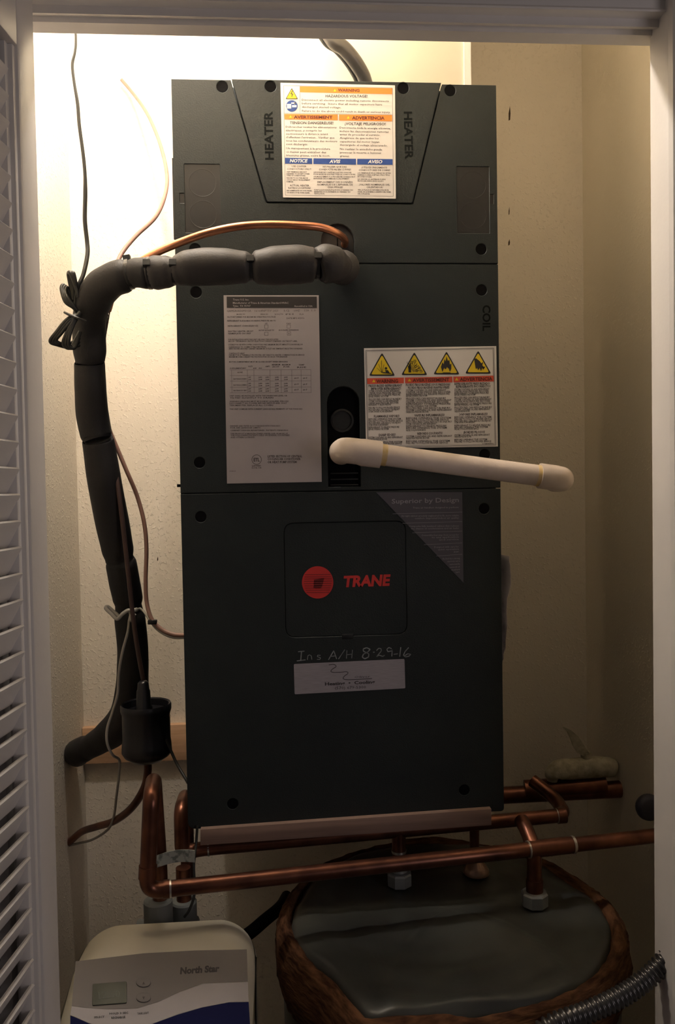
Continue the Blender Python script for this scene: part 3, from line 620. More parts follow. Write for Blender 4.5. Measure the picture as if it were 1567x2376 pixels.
fk3.poly([E(742, 300), E(740, 250), E(760, 218), E(764, 300)])
fk3.poly([E(1022, 296), E(1010, 255), E(1022, 215), E(1032, 232), E(1040, 190), E(1050, 210), E(1056, 165), E(1068, 205), E(1080, 195), E(1084, 235), E(1096, 225), E(1096, 270), E(1084, 296), E(1076, 270), E(1060, 255), E(1050, 275), E(1036, 262)])
fk3.line(*E(1024, 302), *E(1090, 302), 1.2)
fk3.poly([E(1285, 190), E(1300, 182), E(1330, 205), E(1345, 225), E(1360, 210), E(1352, 240), E(1372, 262), E(1350, 262), E(1342, 290), E(1330, 262), E(1318, 282), E(1312, 262), E(1298, 270), E(1292, 235)])
fk3.poly([E(1350, 258), E(1378, 250), E(1362, 276)])
fg = Flat(ry)
def L3(s, x0, y0, x1, sl=-6, h=14, b=0.02): fg.text(s, *E(x0, y0), *E(x1, y0+sl), h*s3*1.15, b, 0, 1)
for s, x0, y0, x1 in (('PRESSURIZED REFRIGERANT', 412, 420, 690), ('IMPROPER REFRIGERANT!', 432, 444, 680), ('FLUIDE FRIGORIGÈNE SOUS PRESSION!', 720, 412, 1086), ('FLUIDE FRIGORIGÈNE INAPPROPRIÉ!', 738, 436, 1080), ('REFRIGERANTE PRESURIZADO', 1122, 404, 1416), ('REFRIGERANTE INCORRECTO!', 1134, 426, 1420),
                     ('FLAMMABLE VAPORS!', 456, 672, 666), ('VAPEURS INFLAMMABLES!', 790, 664, 1040), ('¡VAPORES INFLAMABLES!', 1160, 656, 1396), ('SHARP EDGES!', 494, 826, 636), ('REBORDS COUPANTS!', 816, 814, 1022), ('¡BORDES FILOSOS!', 1196, 804, 1374)): L3(s, x0, y0, x1, -4, 17, 0.03)
para = ['SYSTEM CONTAINS OIL AND REFRIGERANT', 'UNDER HIGH PRESSURE. RECOVER', 'REFRIGERANT TO RELIEVE PRESSURE', 'BEFORE OPENING THE SYSTEM', 'FAILURE TO FOLLOW PROPER SERVICE', 'PROCEDURES CAN RESULT IN INJURY']
random.seed(3)
for (xa, xb, ys_) in ((412, 700, (462, 478, 494, 508, 0, 530, 546, 562, 576, 0, 600, 616, 632, 0, 0, 694, 710, 726, 742, 0, 762, 778, 0, 0, 846, 862, 0, 884, 898)), (722, 1104, (456, 472, 488, 502, 0, 524, 540, 556, 570, 588, 0, 604, 620, 636, 0, 686, 702, 718, 734, 0, 752, 768, 786, 0, 836, 852, 0, 876, 892)), (1122, 1432, (448, 464, 480, 494, 0, 516, 532, 548, 566, 578, 0, 598, 614, 630, 0, 678, 694, 710, 722, 0, 746, 762, 776, 0, 826, 840, 0, 864, 880))):
    for i, y in enumerate(ys_):
        if y == 0: continue
        last = i+1 < len(ys_) and ys_[i+1] == 0
        L3(para[i % 6], xa, y, xa+(xb-xa)*(random.uniform(0.35, 0.7) if last else random.uniform(0.86, 1.0)), -4)
L3('D344087P01', 1352, 896, 1446, -2, 11)
fk.build('black_print', M_INK, ws); fy.build('hazard_triangle', M_YEL, ws, split=True); fr.build('red_banner', M_REDOR, ws, split=True); fb_.build('banner_lettering', M_INKB, ws, split=True); fyt.build('alert_symbol', M_YEL, ws, split=True); fk3.build('pictogram', M_INK, ws); fg.build('fine_print', M_INKG, ws)

# --- triangle sticker
ts = sticker('triangle_sticker', [(873, 1142), (1073, 1142), (1076, 1352)], YF-0.0006, M_TRI, 'dark slate triangular sticker with pale lettering', ah)
s4 = 480/1567.0
def G(x, y): return (640+x*s4, 1120+y*s4)
fw_ = Flat(YF-0.0010)
fw_.text('Superior by Design', *G(880, 158), *G(1388, 146), 36*s4, 0.012)
for s, x0, y0, x1 in (('Trane air handlers designed to perform', 1040, 196, 1386), ('Air-tight cabinet: precisely engineered to fit, more reliable', 952, 258, 1388), ('comfort. Improved indoor air quality', 1054, 276, 1388), ('Composite fully insulated cabinet that reduces', 1010, 336, 1388), ('the chance of condensation and air leaks', 1024, 354, 1388),
    ('Convertible four-way, front access for', 1106, 404, 1388), ('to any application', 1182, 420, 1388), ('and service', 1238, 438, 1388), ('Designed with care for', 1202, 494, 1388), ('quiet operation', 1230, 512, 1388), ('all year', 1350, 530, 1388), ('Backed by a strong', 1266, 582, 1396), ('warranty and a', 1300, 602, 1396), ('nationwide', 1318, 624, 1396), ('network of', 1320, 646, 1396), ('dealers', 1330, 666, 1396), ('here', 1366, 684, 1396)):
    fw_.text(s, *G(x0, y0), *G(x1, y0-4), 13*s4, 0.012, 0, 1)
for x0, y in ((886, 236), (960, 308), (1036, 380), (1124, 470), (1216, 556)): fw_.line(*G(x0, y), *G(1414, y-14), 0.8)
fw_.build('pale_lettering', M_TRI_INK, ts)
# --- logo on the badge plate
YBd = YF+0.0008-0.0004
fr = Flat(YBd); cc = G(318, 755); fr.poly([(cc[0]+36.5*cos(a*pi/24), cc[1]+37.5*sin(a*pi/24)) for a in range(48)])
fr.text('TRANE', *G(508, 788), *G(862, 776), 82*s4, 0.045, 0.15, 4)
o = fr.build('red_logo', M_RED, bp_, split=True)
fd = Flat(YBd-0.0003)
for i in range(9):
    y = 694+i*17; xa = 208+i*1.5+(abs(i-4)*3); xb = 428-(abs(i-3)*4)
    fd.poly([G(xa, y), G(xb, y-2), G(xb, y+3), G(xa, y+5)])
fd.poly([G(290, 735), G(368, 722), G(352, 785), G(340, 800), G(286, 798)])
fd.build('dark_logo_lines', M_REDD, bp_)
# --- pen note and dealer plate
fp = Flat(YF-0.0004)
fp.stroke([G(170, 1280), G(218, 1276)], 2.2); fp.stroke([G(196, 1278), G(190, 1344)], 2.4); fp.stroke([G(160, 1350), G(226, 1342)], 2.2)
fp.stroke([G(240, 1342), G(244, 1310), G(258, 1304), G(270, 1312), G(274, 1340)], 1.6)
fp.stroke([G(340, 1308), G(318, 1306), G(316, 1318), G(340, 1326), G(336, 1338), G(312, 1338)], 1.5)
fp.stroke([G(400, 1342), G(440, 1272), G(462, 1336)], 2.1); fp.stroke([G(412, 1316), G(458, 1312)], 1.7)
fp.stroke([G(476, 1336), G(524, 1264)], 1.8)
fp.stroke([G(540, 1270), G(536, 1332)], 1.5); fp.stroke([G(582, 1266), G(576, 1330)], 1.4); fp.stroke([G(538, 1304), G(580, 1298)], 1.3)
fp.stroke([G(716, 1262), G(690, 1250), G(664, 1258), G(664, 1276), G(706, 1296), G(704, 1320), G(676, 1334), G(656, 1322), G(664, 1300), G(700, 1280), G(716, 1262)], 2.4)
fp.stroke([G(738, 1284), G(750, 1284)], 2.4)
fp.stroke([G(764, 1272), G(780, 1254), G(800, 1258), G(800, 1276), G(764, 1318), G(784, 1306), G(812, 1316), G(826, 1306)], 2.0)
fp.stroke([G(880, 1258), G(858, 1248), G(842, 1262), G(850, 1280), G(880, 1274), G(884, 1254), G(880, 1316)], 2.1)
fp.stroke([G(894, 1300), G(926, 1296)], 2.0)
fp.stroke([G(948, 1246), G(940, 1318)], 2.2)
fp.stroke([G(1008, 1248), G(980, 1280), G(968, 1308), G(984, 1320), G(1010, 1314), G(1024, 1300), G(1000, 1296), G(976, 1312)], 2.2)
fp.build('pen_note', M_PEN, lp)
dp = sticker('dealer_sticker', [(682, 1541), (939, 1529), (941, 1597), (684, 1611)], YF-0.0008, M_SILV, 'silver rectangular dealer sticker under the pen note', ah, 0.002)
fk = Flat(YF-0.0011)
def bez(p): 
    P, _ = catmull([Vector(q) for q in p], [0]*len(p), 6); return [tuple(v) for v in P]
fk.stroke(bez([G(402, 1380), G(440, 1376), G(458, 1392), G(430, 1412), G(418, 1430), G(440, 1438)])+bez([G(440, 1438), G(490, 1436), G(536, 1432), G(548, 1444), G(520, 1466), G(512, 1484), G(540, 1492), G(620, 1490), G(730, 1484)]), 1.5)
fk.text('Heating  •  Cooling', *G(374, 1536), *G(752, 1520), 24*s4, 0.03, 0, 2); fk.text('(570) 679-5300', *G(450, 1566), *G(684, 1558), 22*s4, 0.0, 0, 1)
fk.text('Oliver', *G(596, 1480), *G(716, 1474), 15*s4, 0, 0.2, 1)
fk.build('dealer_print', M_INK, dp)
# paper wiring sheet flaring off the right side
vs = []; NR = 26
for i in range(NR+1):
    t = i/NR; z = at(1185, 1285+(1655-1285)*t, 1.46).z
    ex = [0.034, 0.036, 0.037, 0.034, 0.028, 0.027, 0.028, 0.026, 0.024, 0.019, 0.015, 0.013, 0.013, 0.010, 0.004][min(14, int(t*14.99))]
    for k in range(9):
        s = k/8; vs.append((UX1-0.003+0.001+0.0045+ex*s*s*0.85, 1.56-0.10*s, z+0.004*sin(5*s+i*.8)*s))
n_ = 9; fs = [(i*n_+k, i*n_+k+1, (i+1)*n_+k+1, (i+1)*n_+k) for i in range(NR) for k in range(8)]
pp = mesh('paper_sheet', vs, fs, M_PAPER, ah, smooth=True); pp['label'] = 'creased paper sheet curling off the right side'
md = pp.modifiers.new('t', 'SOLIDIFY'); md.thickness = 0.0004

# strip under the front edge, shelf, wall ledger
q = [at(x, y, YF-0.013) for x, y in ((465, 1925), (1141, 1877), (1141, 1915), (465, 1962))]
sw = mesh('wood_strip', q+[p+Vector((0, 0.012, 0)) for p in q], [(0, 1, 2, 3), (4, 7, 6, 5), (0, 4, 5, 1), (1, 5, 6, 2), (2, 6, 7, 3), (3, 7, 4, 0)], M_STRIP, bevel=0.0008)
tag(sw, 'pale wooden strip under the front edge of the air handler', 'wood strip')
sh = MB().box(UX0+0.03, UX1-0.02, 1.50, YB-0.021, UZ0-0.02, UZ0+0.0018).build('shelf_board', M_WOOD, bevel=0.001)
tag(sh, 'wooden shelf board carrying the back of the air handler', 'shelf')
lz1 = at(300, 1686, YB-0.02).z; lz0 = at(300, 1769, YB-0.02).z
lb = MB().box(XL+0.0005, UX1, YB-0.020, YB-0.0002, lz0, lz1).build('ledger_board', M_WOOD, bevel=0.001)
tag(lb, 'pale pine ledger board on the back wall left of the air handler', 'board')

# plenum above
pl = thing('supply_plenum', 'cream painted supply duct rising from the top of the air handler', 'duct', (0.1, 1.7, UZ1))
PXR = at(1079, 140, 1.47).x; PXE = at(1092, 140, 1.47).x
MB().box(UX0+0.03, PXR, 1.47, 1.90, UZ1-0.003, ZC-0.0005).build('duct_body', M_DUCT, pl, bevel=0.001)
MB().box(PXR-0.002, PXE, 1.466, 1.472, UZ1-0.003, ZC-0.0005).build('corner_flange', M_WHITE, pl)
MB().box(UX0+0.025, PXE, 1.462, 1.90, UZ1-0.003, UZ1+0.012).build('base_flange', M_DUCT, pl)
# grey cable onto the top
pc = thing('power_conduit', 'grey flexible power cable dropping onto the top of the air handler', 'cable', at(850, 188, 1.435))
c_ = PX([(700, -150, 1.40), (738, 20, 1.40), (770, 90, 1.405), (798, 112, 1.41), (822, 140, 1.42), (842, 172, 1.435), (850, 196, 1.445)])
tube('cable_jacket', c_, [0.0125]*5+[0.012, 0.012], mat('grey_conduit', (0.16, 0.15, 0.14), 0.3, 0.5, scale=50), pc, sub=10)
c2 = [p+Vector((-0.010, 0.008, 0.004)) for p in c_[:-1]]+[c_[-1]+Vector((-0.006, 0.010, 0.0))]
tube('cable_jacket', c2, 0.009, M_BCABLE, pc)
e = at(848, 186, 1.445); MB().lathe((e.x, 1.447, UZ1-0.003), [(0.019, 0), (0.019, 0.006), (0.016, 0.008), (0.015, 0.016), (0.013, 0.017)], seg=8).build('connector', M_SOLD, pc, smooth=True, auto=30)

# ------------------------------------------------------------------ insulated suction line
sucl = thing('suction_line', 'thick black foam-insulated refrigerant pipe looping from the cabinet down the left side', 'pipe', at(280, 1500, 1.6))
def seg_tube(name, l, m, parent=sucl, sub=8, seg=20):
    return tube(name, [at(x, y, Y) for x, y, Y, r in l], [rad(r, Y) for x, y, Y, r in l], m, parent, seg=seg, sub=sub)
seg_tube('foam_sleeve', [(797, 622, 1.398, 26), (797, 620, 1.375, 33), (795, 621, 1.35, 40), (790, 622, 1.338, 36), (780, 622, 1.334, 22)], M_FOAM_LIT)
seg_tube('foam_sleeve', [(798, 628, 1.336, 20), (788, 622, 1.326, 34), (770, 614, 1.315, 43), (755, 612, 1.31, 44), (742, 614, 1.308, 40), (735, 616, 1.307, 31)], M_FOAM_LIT)
seg_tube('foam_sleeve', [(736, 616, 1.307, 29), (722, 615, 1.306, 40), (690, 614, 1.305, 44), (640, 617, 1.304, 44), (600, 620, 1.303, 38), (584, 621, 1.303, 28)], M_FOAM_LIT)
seg_tube('foam_sleeve', [(584, 621, 1.303, 28), (566, 620, 1.303, 36), (520, 619, 1.304, 41), (480, 619, 1.306, 42), (440, 622, 1.308, 40), (414, 628, 1.31, 34), (408, 629, 1.311, 27)], M_FOAM_LIT)
seg_tube('foam_sleeve', [(412, 630, 1.311, 29), (404, 630, 1.312, 31), (385, 631, 1.315, 36), (362, 633, 1.318, 38), (346, 635, 1.32, 34)], M_FOAM_LIT)
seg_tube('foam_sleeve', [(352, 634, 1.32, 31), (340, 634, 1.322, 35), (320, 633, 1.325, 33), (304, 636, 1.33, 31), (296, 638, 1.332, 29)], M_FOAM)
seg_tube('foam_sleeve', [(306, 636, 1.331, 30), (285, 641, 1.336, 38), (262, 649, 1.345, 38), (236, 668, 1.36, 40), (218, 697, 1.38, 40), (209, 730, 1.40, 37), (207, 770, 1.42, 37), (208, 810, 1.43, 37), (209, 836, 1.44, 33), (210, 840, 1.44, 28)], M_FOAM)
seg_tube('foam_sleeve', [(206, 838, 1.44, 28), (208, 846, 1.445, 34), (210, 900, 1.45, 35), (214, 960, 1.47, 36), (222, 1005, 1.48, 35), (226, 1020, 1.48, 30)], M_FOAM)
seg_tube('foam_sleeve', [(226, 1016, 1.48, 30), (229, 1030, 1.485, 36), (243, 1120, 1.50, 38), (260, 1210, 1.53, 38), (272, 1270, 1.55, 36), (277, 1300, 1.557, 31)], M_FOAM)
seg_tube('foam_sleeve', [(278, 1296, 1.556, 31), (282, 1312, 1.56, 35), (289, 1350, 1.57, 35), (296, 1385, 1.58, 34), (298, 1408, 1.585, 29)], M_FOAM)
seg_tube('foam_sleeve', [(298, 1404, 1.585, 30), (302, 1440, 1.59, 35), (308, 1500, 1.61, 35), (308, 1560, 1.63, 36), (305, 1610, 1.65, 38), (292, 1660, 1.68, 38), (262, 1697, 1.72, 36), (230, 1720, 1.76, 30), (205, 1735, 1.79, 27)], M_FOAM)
lw = at_x(168, 1752, XL+0.002)
pts = [at(214, 1730, 1.785), at(195, 1738, 1.80), (at(178, 1746, 1.83)+Vector((0.002, 0, 0))), lw+Vector((0.012, 0, 0)), lw+Vector((-0.001, 0.006, 0))]
tube('foam_sleeve', pts, [0.024, 0.028, 0.029, 0.026, 0.024], M_FOAM, sucl, seg=18)
def tie(px, py, Y, r, d, hx=0.0, hz=1, parent=sucl):
    c = at(px, py, Y); R_ = rad(r, Y); o = MB(); dd = Vector(d).normalized()
    o.tube([c-dd*0.0028, c-dd*0.0026, c+dd*0.0026, c+dd*0.0028], [R_, R_+0.0016, R_+0.0016, R_], seg=22, smooth=False)
    side = Vector((0, 0, 1)) if hz == 1 else Vector((0, -1, 0.35)).normalized()
    side = (side-dd*side.dot(dd)).normalized(); h = c+side*(R_+0.003); w = dd.cross(side)
    vs = [h+dd*a*0.0055+w*b*0.005+side*e*0.004 for a in (-1, 1) for b in (-1, 1) for e in (-1, 1)]
    o.add(vs, [(0, 1, 3, 2), (4, 6, 7, 5), (0, 4, 5, 1), (2, 3, 7, 6), (0, 2, 6, 4), (1, 5, 7, 3)])
    return o.build('cable_tie', M_TIE, parent, smooth=True, auto=30)
tie(737, 616, 1.307, 31, (1, 0, 0), 0, 2); tie(583, 621, 1.303, 28, (1, 0, 0.03), 0, 2); tie(405, 630, 1.311, 28, (1, 0, -0.03), 0, 2)
tie(347, 634, 1.32, 34, (1, 0, 0.03), 0, 2); tie(301, 636, 1.331, 32, (1, -0.05, 0.15)); tie(212, 737, 1.40, 37.5, (-0.25, 0.3, 1), 0, 2)
# ------------------------------------------------------------------ copper liquid line with filter drier
liq = thing('liquid_line', 'thin bright copper refrigerant tube arching left out of the cabinet slot above the foam pipe', 'pipe', at(795, 560, 1.40))
tube('bright_tube', PX([(800, 568, 1.407), (800, 556, 1.385), (782, 541, 1.355), (745, 528, 1.335), (690, 523, 1.325), (620, 521, 1.32), (550, 526, 1.32), (480, 541, 1.322), (420, 562, 1.328), (370, 583, 1.335), (335, 602, 1.345), (300, 625, 1.37), (268, 665, 1.395), (250, 720, 1.42)]),
     [0.0062]*14, M_COPB, liq, sub=8)
tube('dull_tube', PX([(252, 715, 1.42), (240, 790, 1.455), (238, 860, 1.47), (243, 930, 1.48), (254, 1000, 1.49), (266, 1070, 1.50), (273, 1126, 1.485), (283, 1200, 1.492), (292, 1280, 1.505), (303, 1380, 1.518), (311, 1450, 1.525), (320, 1510, 1.535), (332, 1575, 1.545), (340, 1612, 1.55)]), 0.0040, mat('dull_brown_copper', (0.085, 0.048, 0.042), 0.45, 0.2, scale=20), liq, sub=6)
d0 = at(340, 1690, 1.55)
zt2, zb2 = at(340, 1634, 1.55).z, at(340, 1752, 1.55).z; RD = rad(56, 1.55)
fd_ = thing('filter_drier', 'fat black refrigerant canister hanging left of the cabinet at the end of the copper line', 'canister', (d0.x, d0.y, zb2))
MB().lathe((d0.x, d0.y, 0), [(0.0005, zb2-0.012), (RD*0.6, zb2-0.010), (RD*0.92, zb2), (RD*1.02, zb2+0.008), (RD, zb2+0.022), (RD*0.97, zb2+0.03), (RD*0.97, zt2-0.018), (RD*1.03, zt2-0.010), (RD*1.03, zt2-0.001), (RD*1.0, zt2+0.002), (RD*0.93, zt2), (RD*0.90, zt2-0.012), (RD*0.5, zt2-0.016), (0.0005, zt2-0.016)], seg=40).build('canister', mat('black_enamel', (0.012, 0.012, 0.015), 0.3, scale=30, spec=0.5), fd_, smooth=True, auto=50)
MB().lathe((d0.x-0.002, d0.y-0.012, zt2-0.017), [(0.016, 0), (0.016, 0.014), (0.0135, 0.018), (0.0125, 0.045), (0.011, 0.048), (0.010, 0.060), (0.0065, 0.064)], seg=20).build('neck', mat('black_enamel', (0.012, 0.012, 0.015), 0.3), fd_, smooth=True, auto=50)
lw2 = at_x(160, 1955, XL+0.001)
tube('outlet_tube', [Vector((d0.x, d0.y, zb2-0.01))]+PX([(343, 1790, 1.56), (334, 1830, 1.58), (305, 1875, 1.62), (265, 1905, 1.68), (225, 1918, 1.74), (190, 1930, 1.80)])+[lw2], 0.0075, M_COP, fd_, sub=8)
# brown thermostat cable
tc_ = thing('thermostat_cable', 'brown cable dropping from above, behind the foam pipe and into the cabinet side', 'cable', at(420, 1478, 1.5))
tube('jacket', PX([(282, 185, 1.97), (305, 212, 1.96), (330, 245, 1.9), (350, 280, 1.84), (372, 335, 1.78), (387, 400, 1.72), (384, 450, 1.67), (362, 502, 1.62), (318, 545, 1.56), (288, 580, 1.52), (272, 612, 1.50), (262, 660, 1.49), (247, 720, 1.49), (238, 780, 1.50), (235, 850, 1.50), (240, 930, 1.50), (252, 990, 1.50), (272, 1040, 1.50), (295, 1095, 1.50), (318, 1150, 1.51), (334, 1210, 1.51), (340, 1270, 1.51), (338, 1350, 1.51), (341, 1400, 1.51), (352, 1436, 1.505), (375, 1460, 1.50), (402, 1472, 1.495), (430, 1474, 1.49)]), 0.0039, M_CABLE, tc_, seg=10, sub=6)
tube('inner_wire', PX([(325, 1412, 1.55), (335, 1420, 1.53), (352, 1446, 1.505), (372, 1466, 1.503), (400, 1479, 1.497), (430, 1480, 1.492)]), 0.0022, M_WCABLE, tc_, seg=8)
c = at(354, 1443, 1.502); MB().box(c.x-0.008, c.x+0.008, c.y-0.006, c.y+0.006, c.z-0.004, c.z+0.004).build('cable_tie', M_TIE, tc_, bevel=0.0015)
# black cable with tied coil
bc = thing('black_cable', 'thin black cable hanging from above, its spare loops tied at the foam pipe bend', 'cable', at(175, 700, 1.40))
tube('jacket', PX([(172, -40, 1.38), (176, 85, 1.38), (174, 120, 1.38), (168, 150, 1.38), (172, 190, 1.38), (180, 240, 1.38), (184, 290, 1.38), (192, 350, 1.38), (197, 400, 1.38), (198, 450, 1.38), (197, 510, 1.38), (202, 560, 1.38), (203, 590, 1.375), (194, 635, 1.365), (182, 665, 1.36), (176, 700, 1.37), (180, 740, 1.375)]), [0.0020]*3+[0.0024]*2+[0.0028]*4+[0.0034]*8, M_BCABLE, bc, seg=10)
def loop(pts, r=0.0032): tube('coil_loop', PX(pts), r, M_BCABLE, bc, seg=8)
for k in range(3):
    d = k*4
    loop([(182, 690, 1.36+k*.004), (174+d*.3, 660, 1.355), (164+d*.8, 634, 1.35), (159+d*.9, 636+d*.4, 1.36), (163+d*.8, 660, 1.365), (172, 695, 1.37)])
    loop([(185, 735, 1.37), (172+d*.3, 715, 1.36), (152+d*.6, 700-d, 1.355), (143+d, 672+d*.6, 1.36), (148+d, 662+d*.7, 1.365), (158+d*.6, 684, 1.37), (180, 716, 1.38)])
    loop([(188, 728, 1.36), (158+d*.6, 740+d, 1.35), (132+d*1.2, 770+d*.4, 1.35), (117+d*1.6, 792-d*.4, 1.355), (134+d*.9, 800-d*.3, 1.36), (162, 806-d, 1.37), (184, 800-d*2, 1.38)])
    loop([(186, 724, 1.355), (170, 745+d, 1.35), (152+d, 780+d*.5, 1.35), (148+d*1.6, 800+d*.2, 1.355), (165+d, 806, 1.36), (186, 770, 1.37)])
tube('loop_tie', PX([(150, 725, 1.352), (160, 730, 1.345), (180, 738, 1.345), (200, 745, 1.35)]), 0.0022, M_TIE, bc, seg=8)
# white wire
ww = thing('white_wire', 'thin whitish wire knotted round the foam pipe and trailing to the wall', 'wire', at(270, 1620, 1.5))
tube('wire', PX([(300, 1438, 1.54), (297, 1465, 1.54), (285, 1510, 1.545), (276, 1560, 1.555), (273, 1610, 1.565), (262, 1650, 1.565), (249, 1690, 1.56), (249, 1725, 1.56), (262, 1752, 1.57), (277, 1764, 1.60), (276, 1800, 1.62), (270, 1850, 1.64), (264, 1895, 1.66), (250, 1925, 1.70), (215, 1948, 1.76), (185, 1956, 1.82)])+[at_x(160, 1962, XL)], 0.0026, M_WCABLE, ww, seg=8, sub=6)
tube('knot', PX([(305, 1430, 1.535), (300, 1416, 1.53), (285, 1424, 1.53), (272, 1436, 1.535), (258, 1424, 1.54), (246, 1412, 1.545), (250, 1408, 1.55), (262, 1418, 1.55), (280, 1434, 1.545)]), 0.0036, M_WCABLE, ww, seg=8)
tube('knot', PX([(318, 1414, 1.54), (308, 1420, 1.532), (302, 1440, 1.532), (312, 1424, 1.53)]), 0.004, M_WCABLE, ww, seg=8)
tube('strand', PX([(318, 1414, 1.54), (326, 1412, 1.548)]), 0.0022, M_WCABLE, ww, seg=8, smooth=False)
bw = tube('black_wire', PX([(384, 1715, 1.53), (398, 1745, 1.53), (412, 1775, 1.52), (434, 1812, 1.50), (445, 1830, 1.50)]), 0.0028, M_BCABLE, None, seg=8)
tag(bw, 'short thin black wire from the canister to the cabinet side', 'wire')

# ------------------------------------------------------------------ PVC drain
pv_ = thing('pvc_drain_pipe', 'white plastic drain pipe with an elbow at each end across the cabinet front', 'pipe', at(800, 1045, 1.40))
YP = 1.315
tube('pipe', PX([(870, 1053, YP), (1262, 1105, YP)]), [rad(25, YP)]*2, M_PVC, pv_, seg=24, smooth=False)
ec = at(806, 1043, YP)
def elbow(P0, P1, P2, r, name='elbow', m=M_PVC, parent=pv_, lip=0.0, n=10):
    pts = [P0]+[P0.lerp(P1, t).lerp(P1.lerp(P2, t), t) for t in [0.0001+i/n*0.9998 for i in range(1, n)]]+[P2]
    return tube(name, pts, r, m, parent, seg=24, smooth=False)
a0 = Vector((ec.x-0.002, YF+0.012, ec.z)); a1 = Vector((ec.x, YP+0.006, ec.z)); mid = at(818, 1046, YP); a2 = at(884, 1055, YP)
pts = [a0, Vector((ec.x-0.002, YP+0.045, ec.z))]
for i in range(1, 9):
    t = i/9; pts.append((Vector((ec.x-0.002, YP+0.04, ec.z))*(1-t)**2+at(803, 1044, YP-0.004)*2*t*(1-t)+at(840, 1049, YP)*t*t))
pts += [at(842, 1050, YP), a2]
r1 = rad(32, YP)
tube('elbow', pts, [r1*0.98]*2+[r1*0.95]*8+[r1, r1*0.985], M_PVC, pv_, seg=28, smooth=False)
e2 = at(1252, 1104, YP); e3 = at(1290, 1109, YP)
pts = [e2, e3]
for i in range(1, 9):
    t = i/9; pts.append(e3*(1-t)**2+(at(1316, 1112, YP))*2*t*(1-t)+(at(1303, 1111, YP)+Vector((0.004, 0.035, -0.002)))*t*t)
pts.append(pts[-1]+Vector((0, 0.02, 0)))
r2 = rad(30, YP)
tube('elbow', pts, [r2]*2+[r2*0.97]*9, M_PVC, pv_, seg=28, smooth=False)
d = (e2-a2).normalized()
tube('glue_stain', [a2-d*0.001, a2+d*0.009], [rad(25, YP)+0.0004]*2, M_GLUE, pv_, seg=24, smooth=False)
tube('glue_stain', [e2-d*0.006, e2+d*0.001], [rad(25, YP)+0.0004]*2, M_GLUE, pv_, seg=24, smooth=False)

# ------------------------------------------------------------------ copper water pipes
def pipe_run(pts, r, name='pipe', parent=None, m=M_COP, br=0.03):
    """straight runs joined with swept elbows"""
    P = [Vector(p) for p in pts]; out = [P[0]]
    for i in range(1, len(P)-1):
        a = (P[i-1]-P[i]); b = (P[i+1]-P[i]); d = min(br, a.length*0.45, b.length*0.45)
        A = P[i]+a.normalized()*d; B = P[i]+b.normalized()*d
        for k in range(9):
            t = k/8; out.append(A*(1-t)**2+P[i]*2*t*(1-t)+B*t*t)
    out.append(P[-1]); return tube(name, out, r, m, parent, seg=20, smooth=False)
RC = 0.0126
fp_ = thing('front_copper_pipe', 'long front copper water pipe running right over the water heater, its riser nearest the softener', 'pipe', at(350, 2060, 1.28))
P1 = at(341, 2068, 1.28); P1t = at(351, 1846, 1.28); Pe = at(1530, 1938, 1.40)
dirB = (Pe-P1); Pe2 = P1+dirB*((XR-0.001-P1.x)/dirB.x)
bk = at(372, 2060, 1.37); 
bt = at(358, 1838, 1.36)
pipe_run([Vector((bk.x, 1.37, bk.z-0.05)), Vector((bk.x, 1.37, bk.z+0.04)), Vector((bt.x, 1.36, P1t.z)), P1t, P1, Pe2], RC, 'pipe', fp_, br=0.022)
def along(P, D, px):   # point on the run nearest a photo column
    best = min(range(0, 1001), key=lambda i: abs(proj(P+D*(i/1000))[0]-px)); return P+D*(best/1000)
def proj(p):
    q = p-Vector((0, 0, CAMZ)); z = q.dot(FW); return (CX+q.dot(RT)/z*F_PX, CY-q.dot(UP)/z*F_PX)
dB = Pe2-P1
for px in (395,): ring('solder_ring', along(P1, dB, px), dB, RC, 0.004, M_SOLD, fp_, 0.0008)
pa, pb = along(P1, dB, 360), along(P1, dB, 394); tube('elbow_cuff', [pa+dB.normalized()*0.012, pb], [RC+0.0016]*2, M_COP, fp_, seg=20, smooth=False)
tube('elbow_cuff', [P1.lerp(P1t, 0.14), P1.lerp(P1t, 0.27)], [RC+0.0016]*2, M_COP, fp_, seg=20, smooth=False)
ta, tb = along(P1, dB, 1226), along(P1, dB, 1330)
tube('tee', [ta, tb], [RC+0.0018]*2, M_COP, fp_, seg=20, smooth=False)
ring('solder_ring', ta, dB, RC+0.0012, 0.003, M_SOLD, fp_, 0.0008); ring('solder_ring', tb, dB, RC+0.0012, 0.005, M_SOLD, fp_, 0.0012)
HZ = CAMZ-0.727
tr = along(P1, dB, 1240)
tube('riser', [tr, Vector((tr.x, tr.y, HZ+0.03))], [RC]*2, M_COP, fp_, seg=20, smooth=False)
tube('riser_socket', [Vector((tr.x, tr.y, HZ+0.028)), Vector((tr.x, tr.y, HZ+0.05))], [RC+0.002]*2, M_COP, fp_, seg=20, smooth=False)
tube('branch', [tr+Vector((0, 0, 0)), tr+Vector((-0.004, 0.03, 0.020)), tr+Vector((-0.006, 0.055, 0.028))], [RC]*3, M_COP, fp_, seg=18)
def nut(c, r, h, m, parent, name='union_nut', seg=6, ang=0.3):
    return MB().lathe(c, [(r*0.9, 0), (r, 0.002), (r, h-0.003), (r*0.9, h), (r*0.7, h+0.001)], seg=seg, ang=ang).build(name, m, parent, smooth=True, auto=25)
nut((tr.x, tr.y, HZ+0.004), 0.023, 0.024, M_NUT, fp_, seg=8)
nut((bk.x-0.004, 1.37, at(358, 2122, 1.37).z-0.03), 0.024, 0.056, M_PLNUT, fp_, seg=16)
rp = thing('rear_copper_pipe', 'rear copper water pipe running just under the wooden strip, rising beside the cabinet corner', 'pipe', at(440, 1970, 1.45))
YA = 1.450
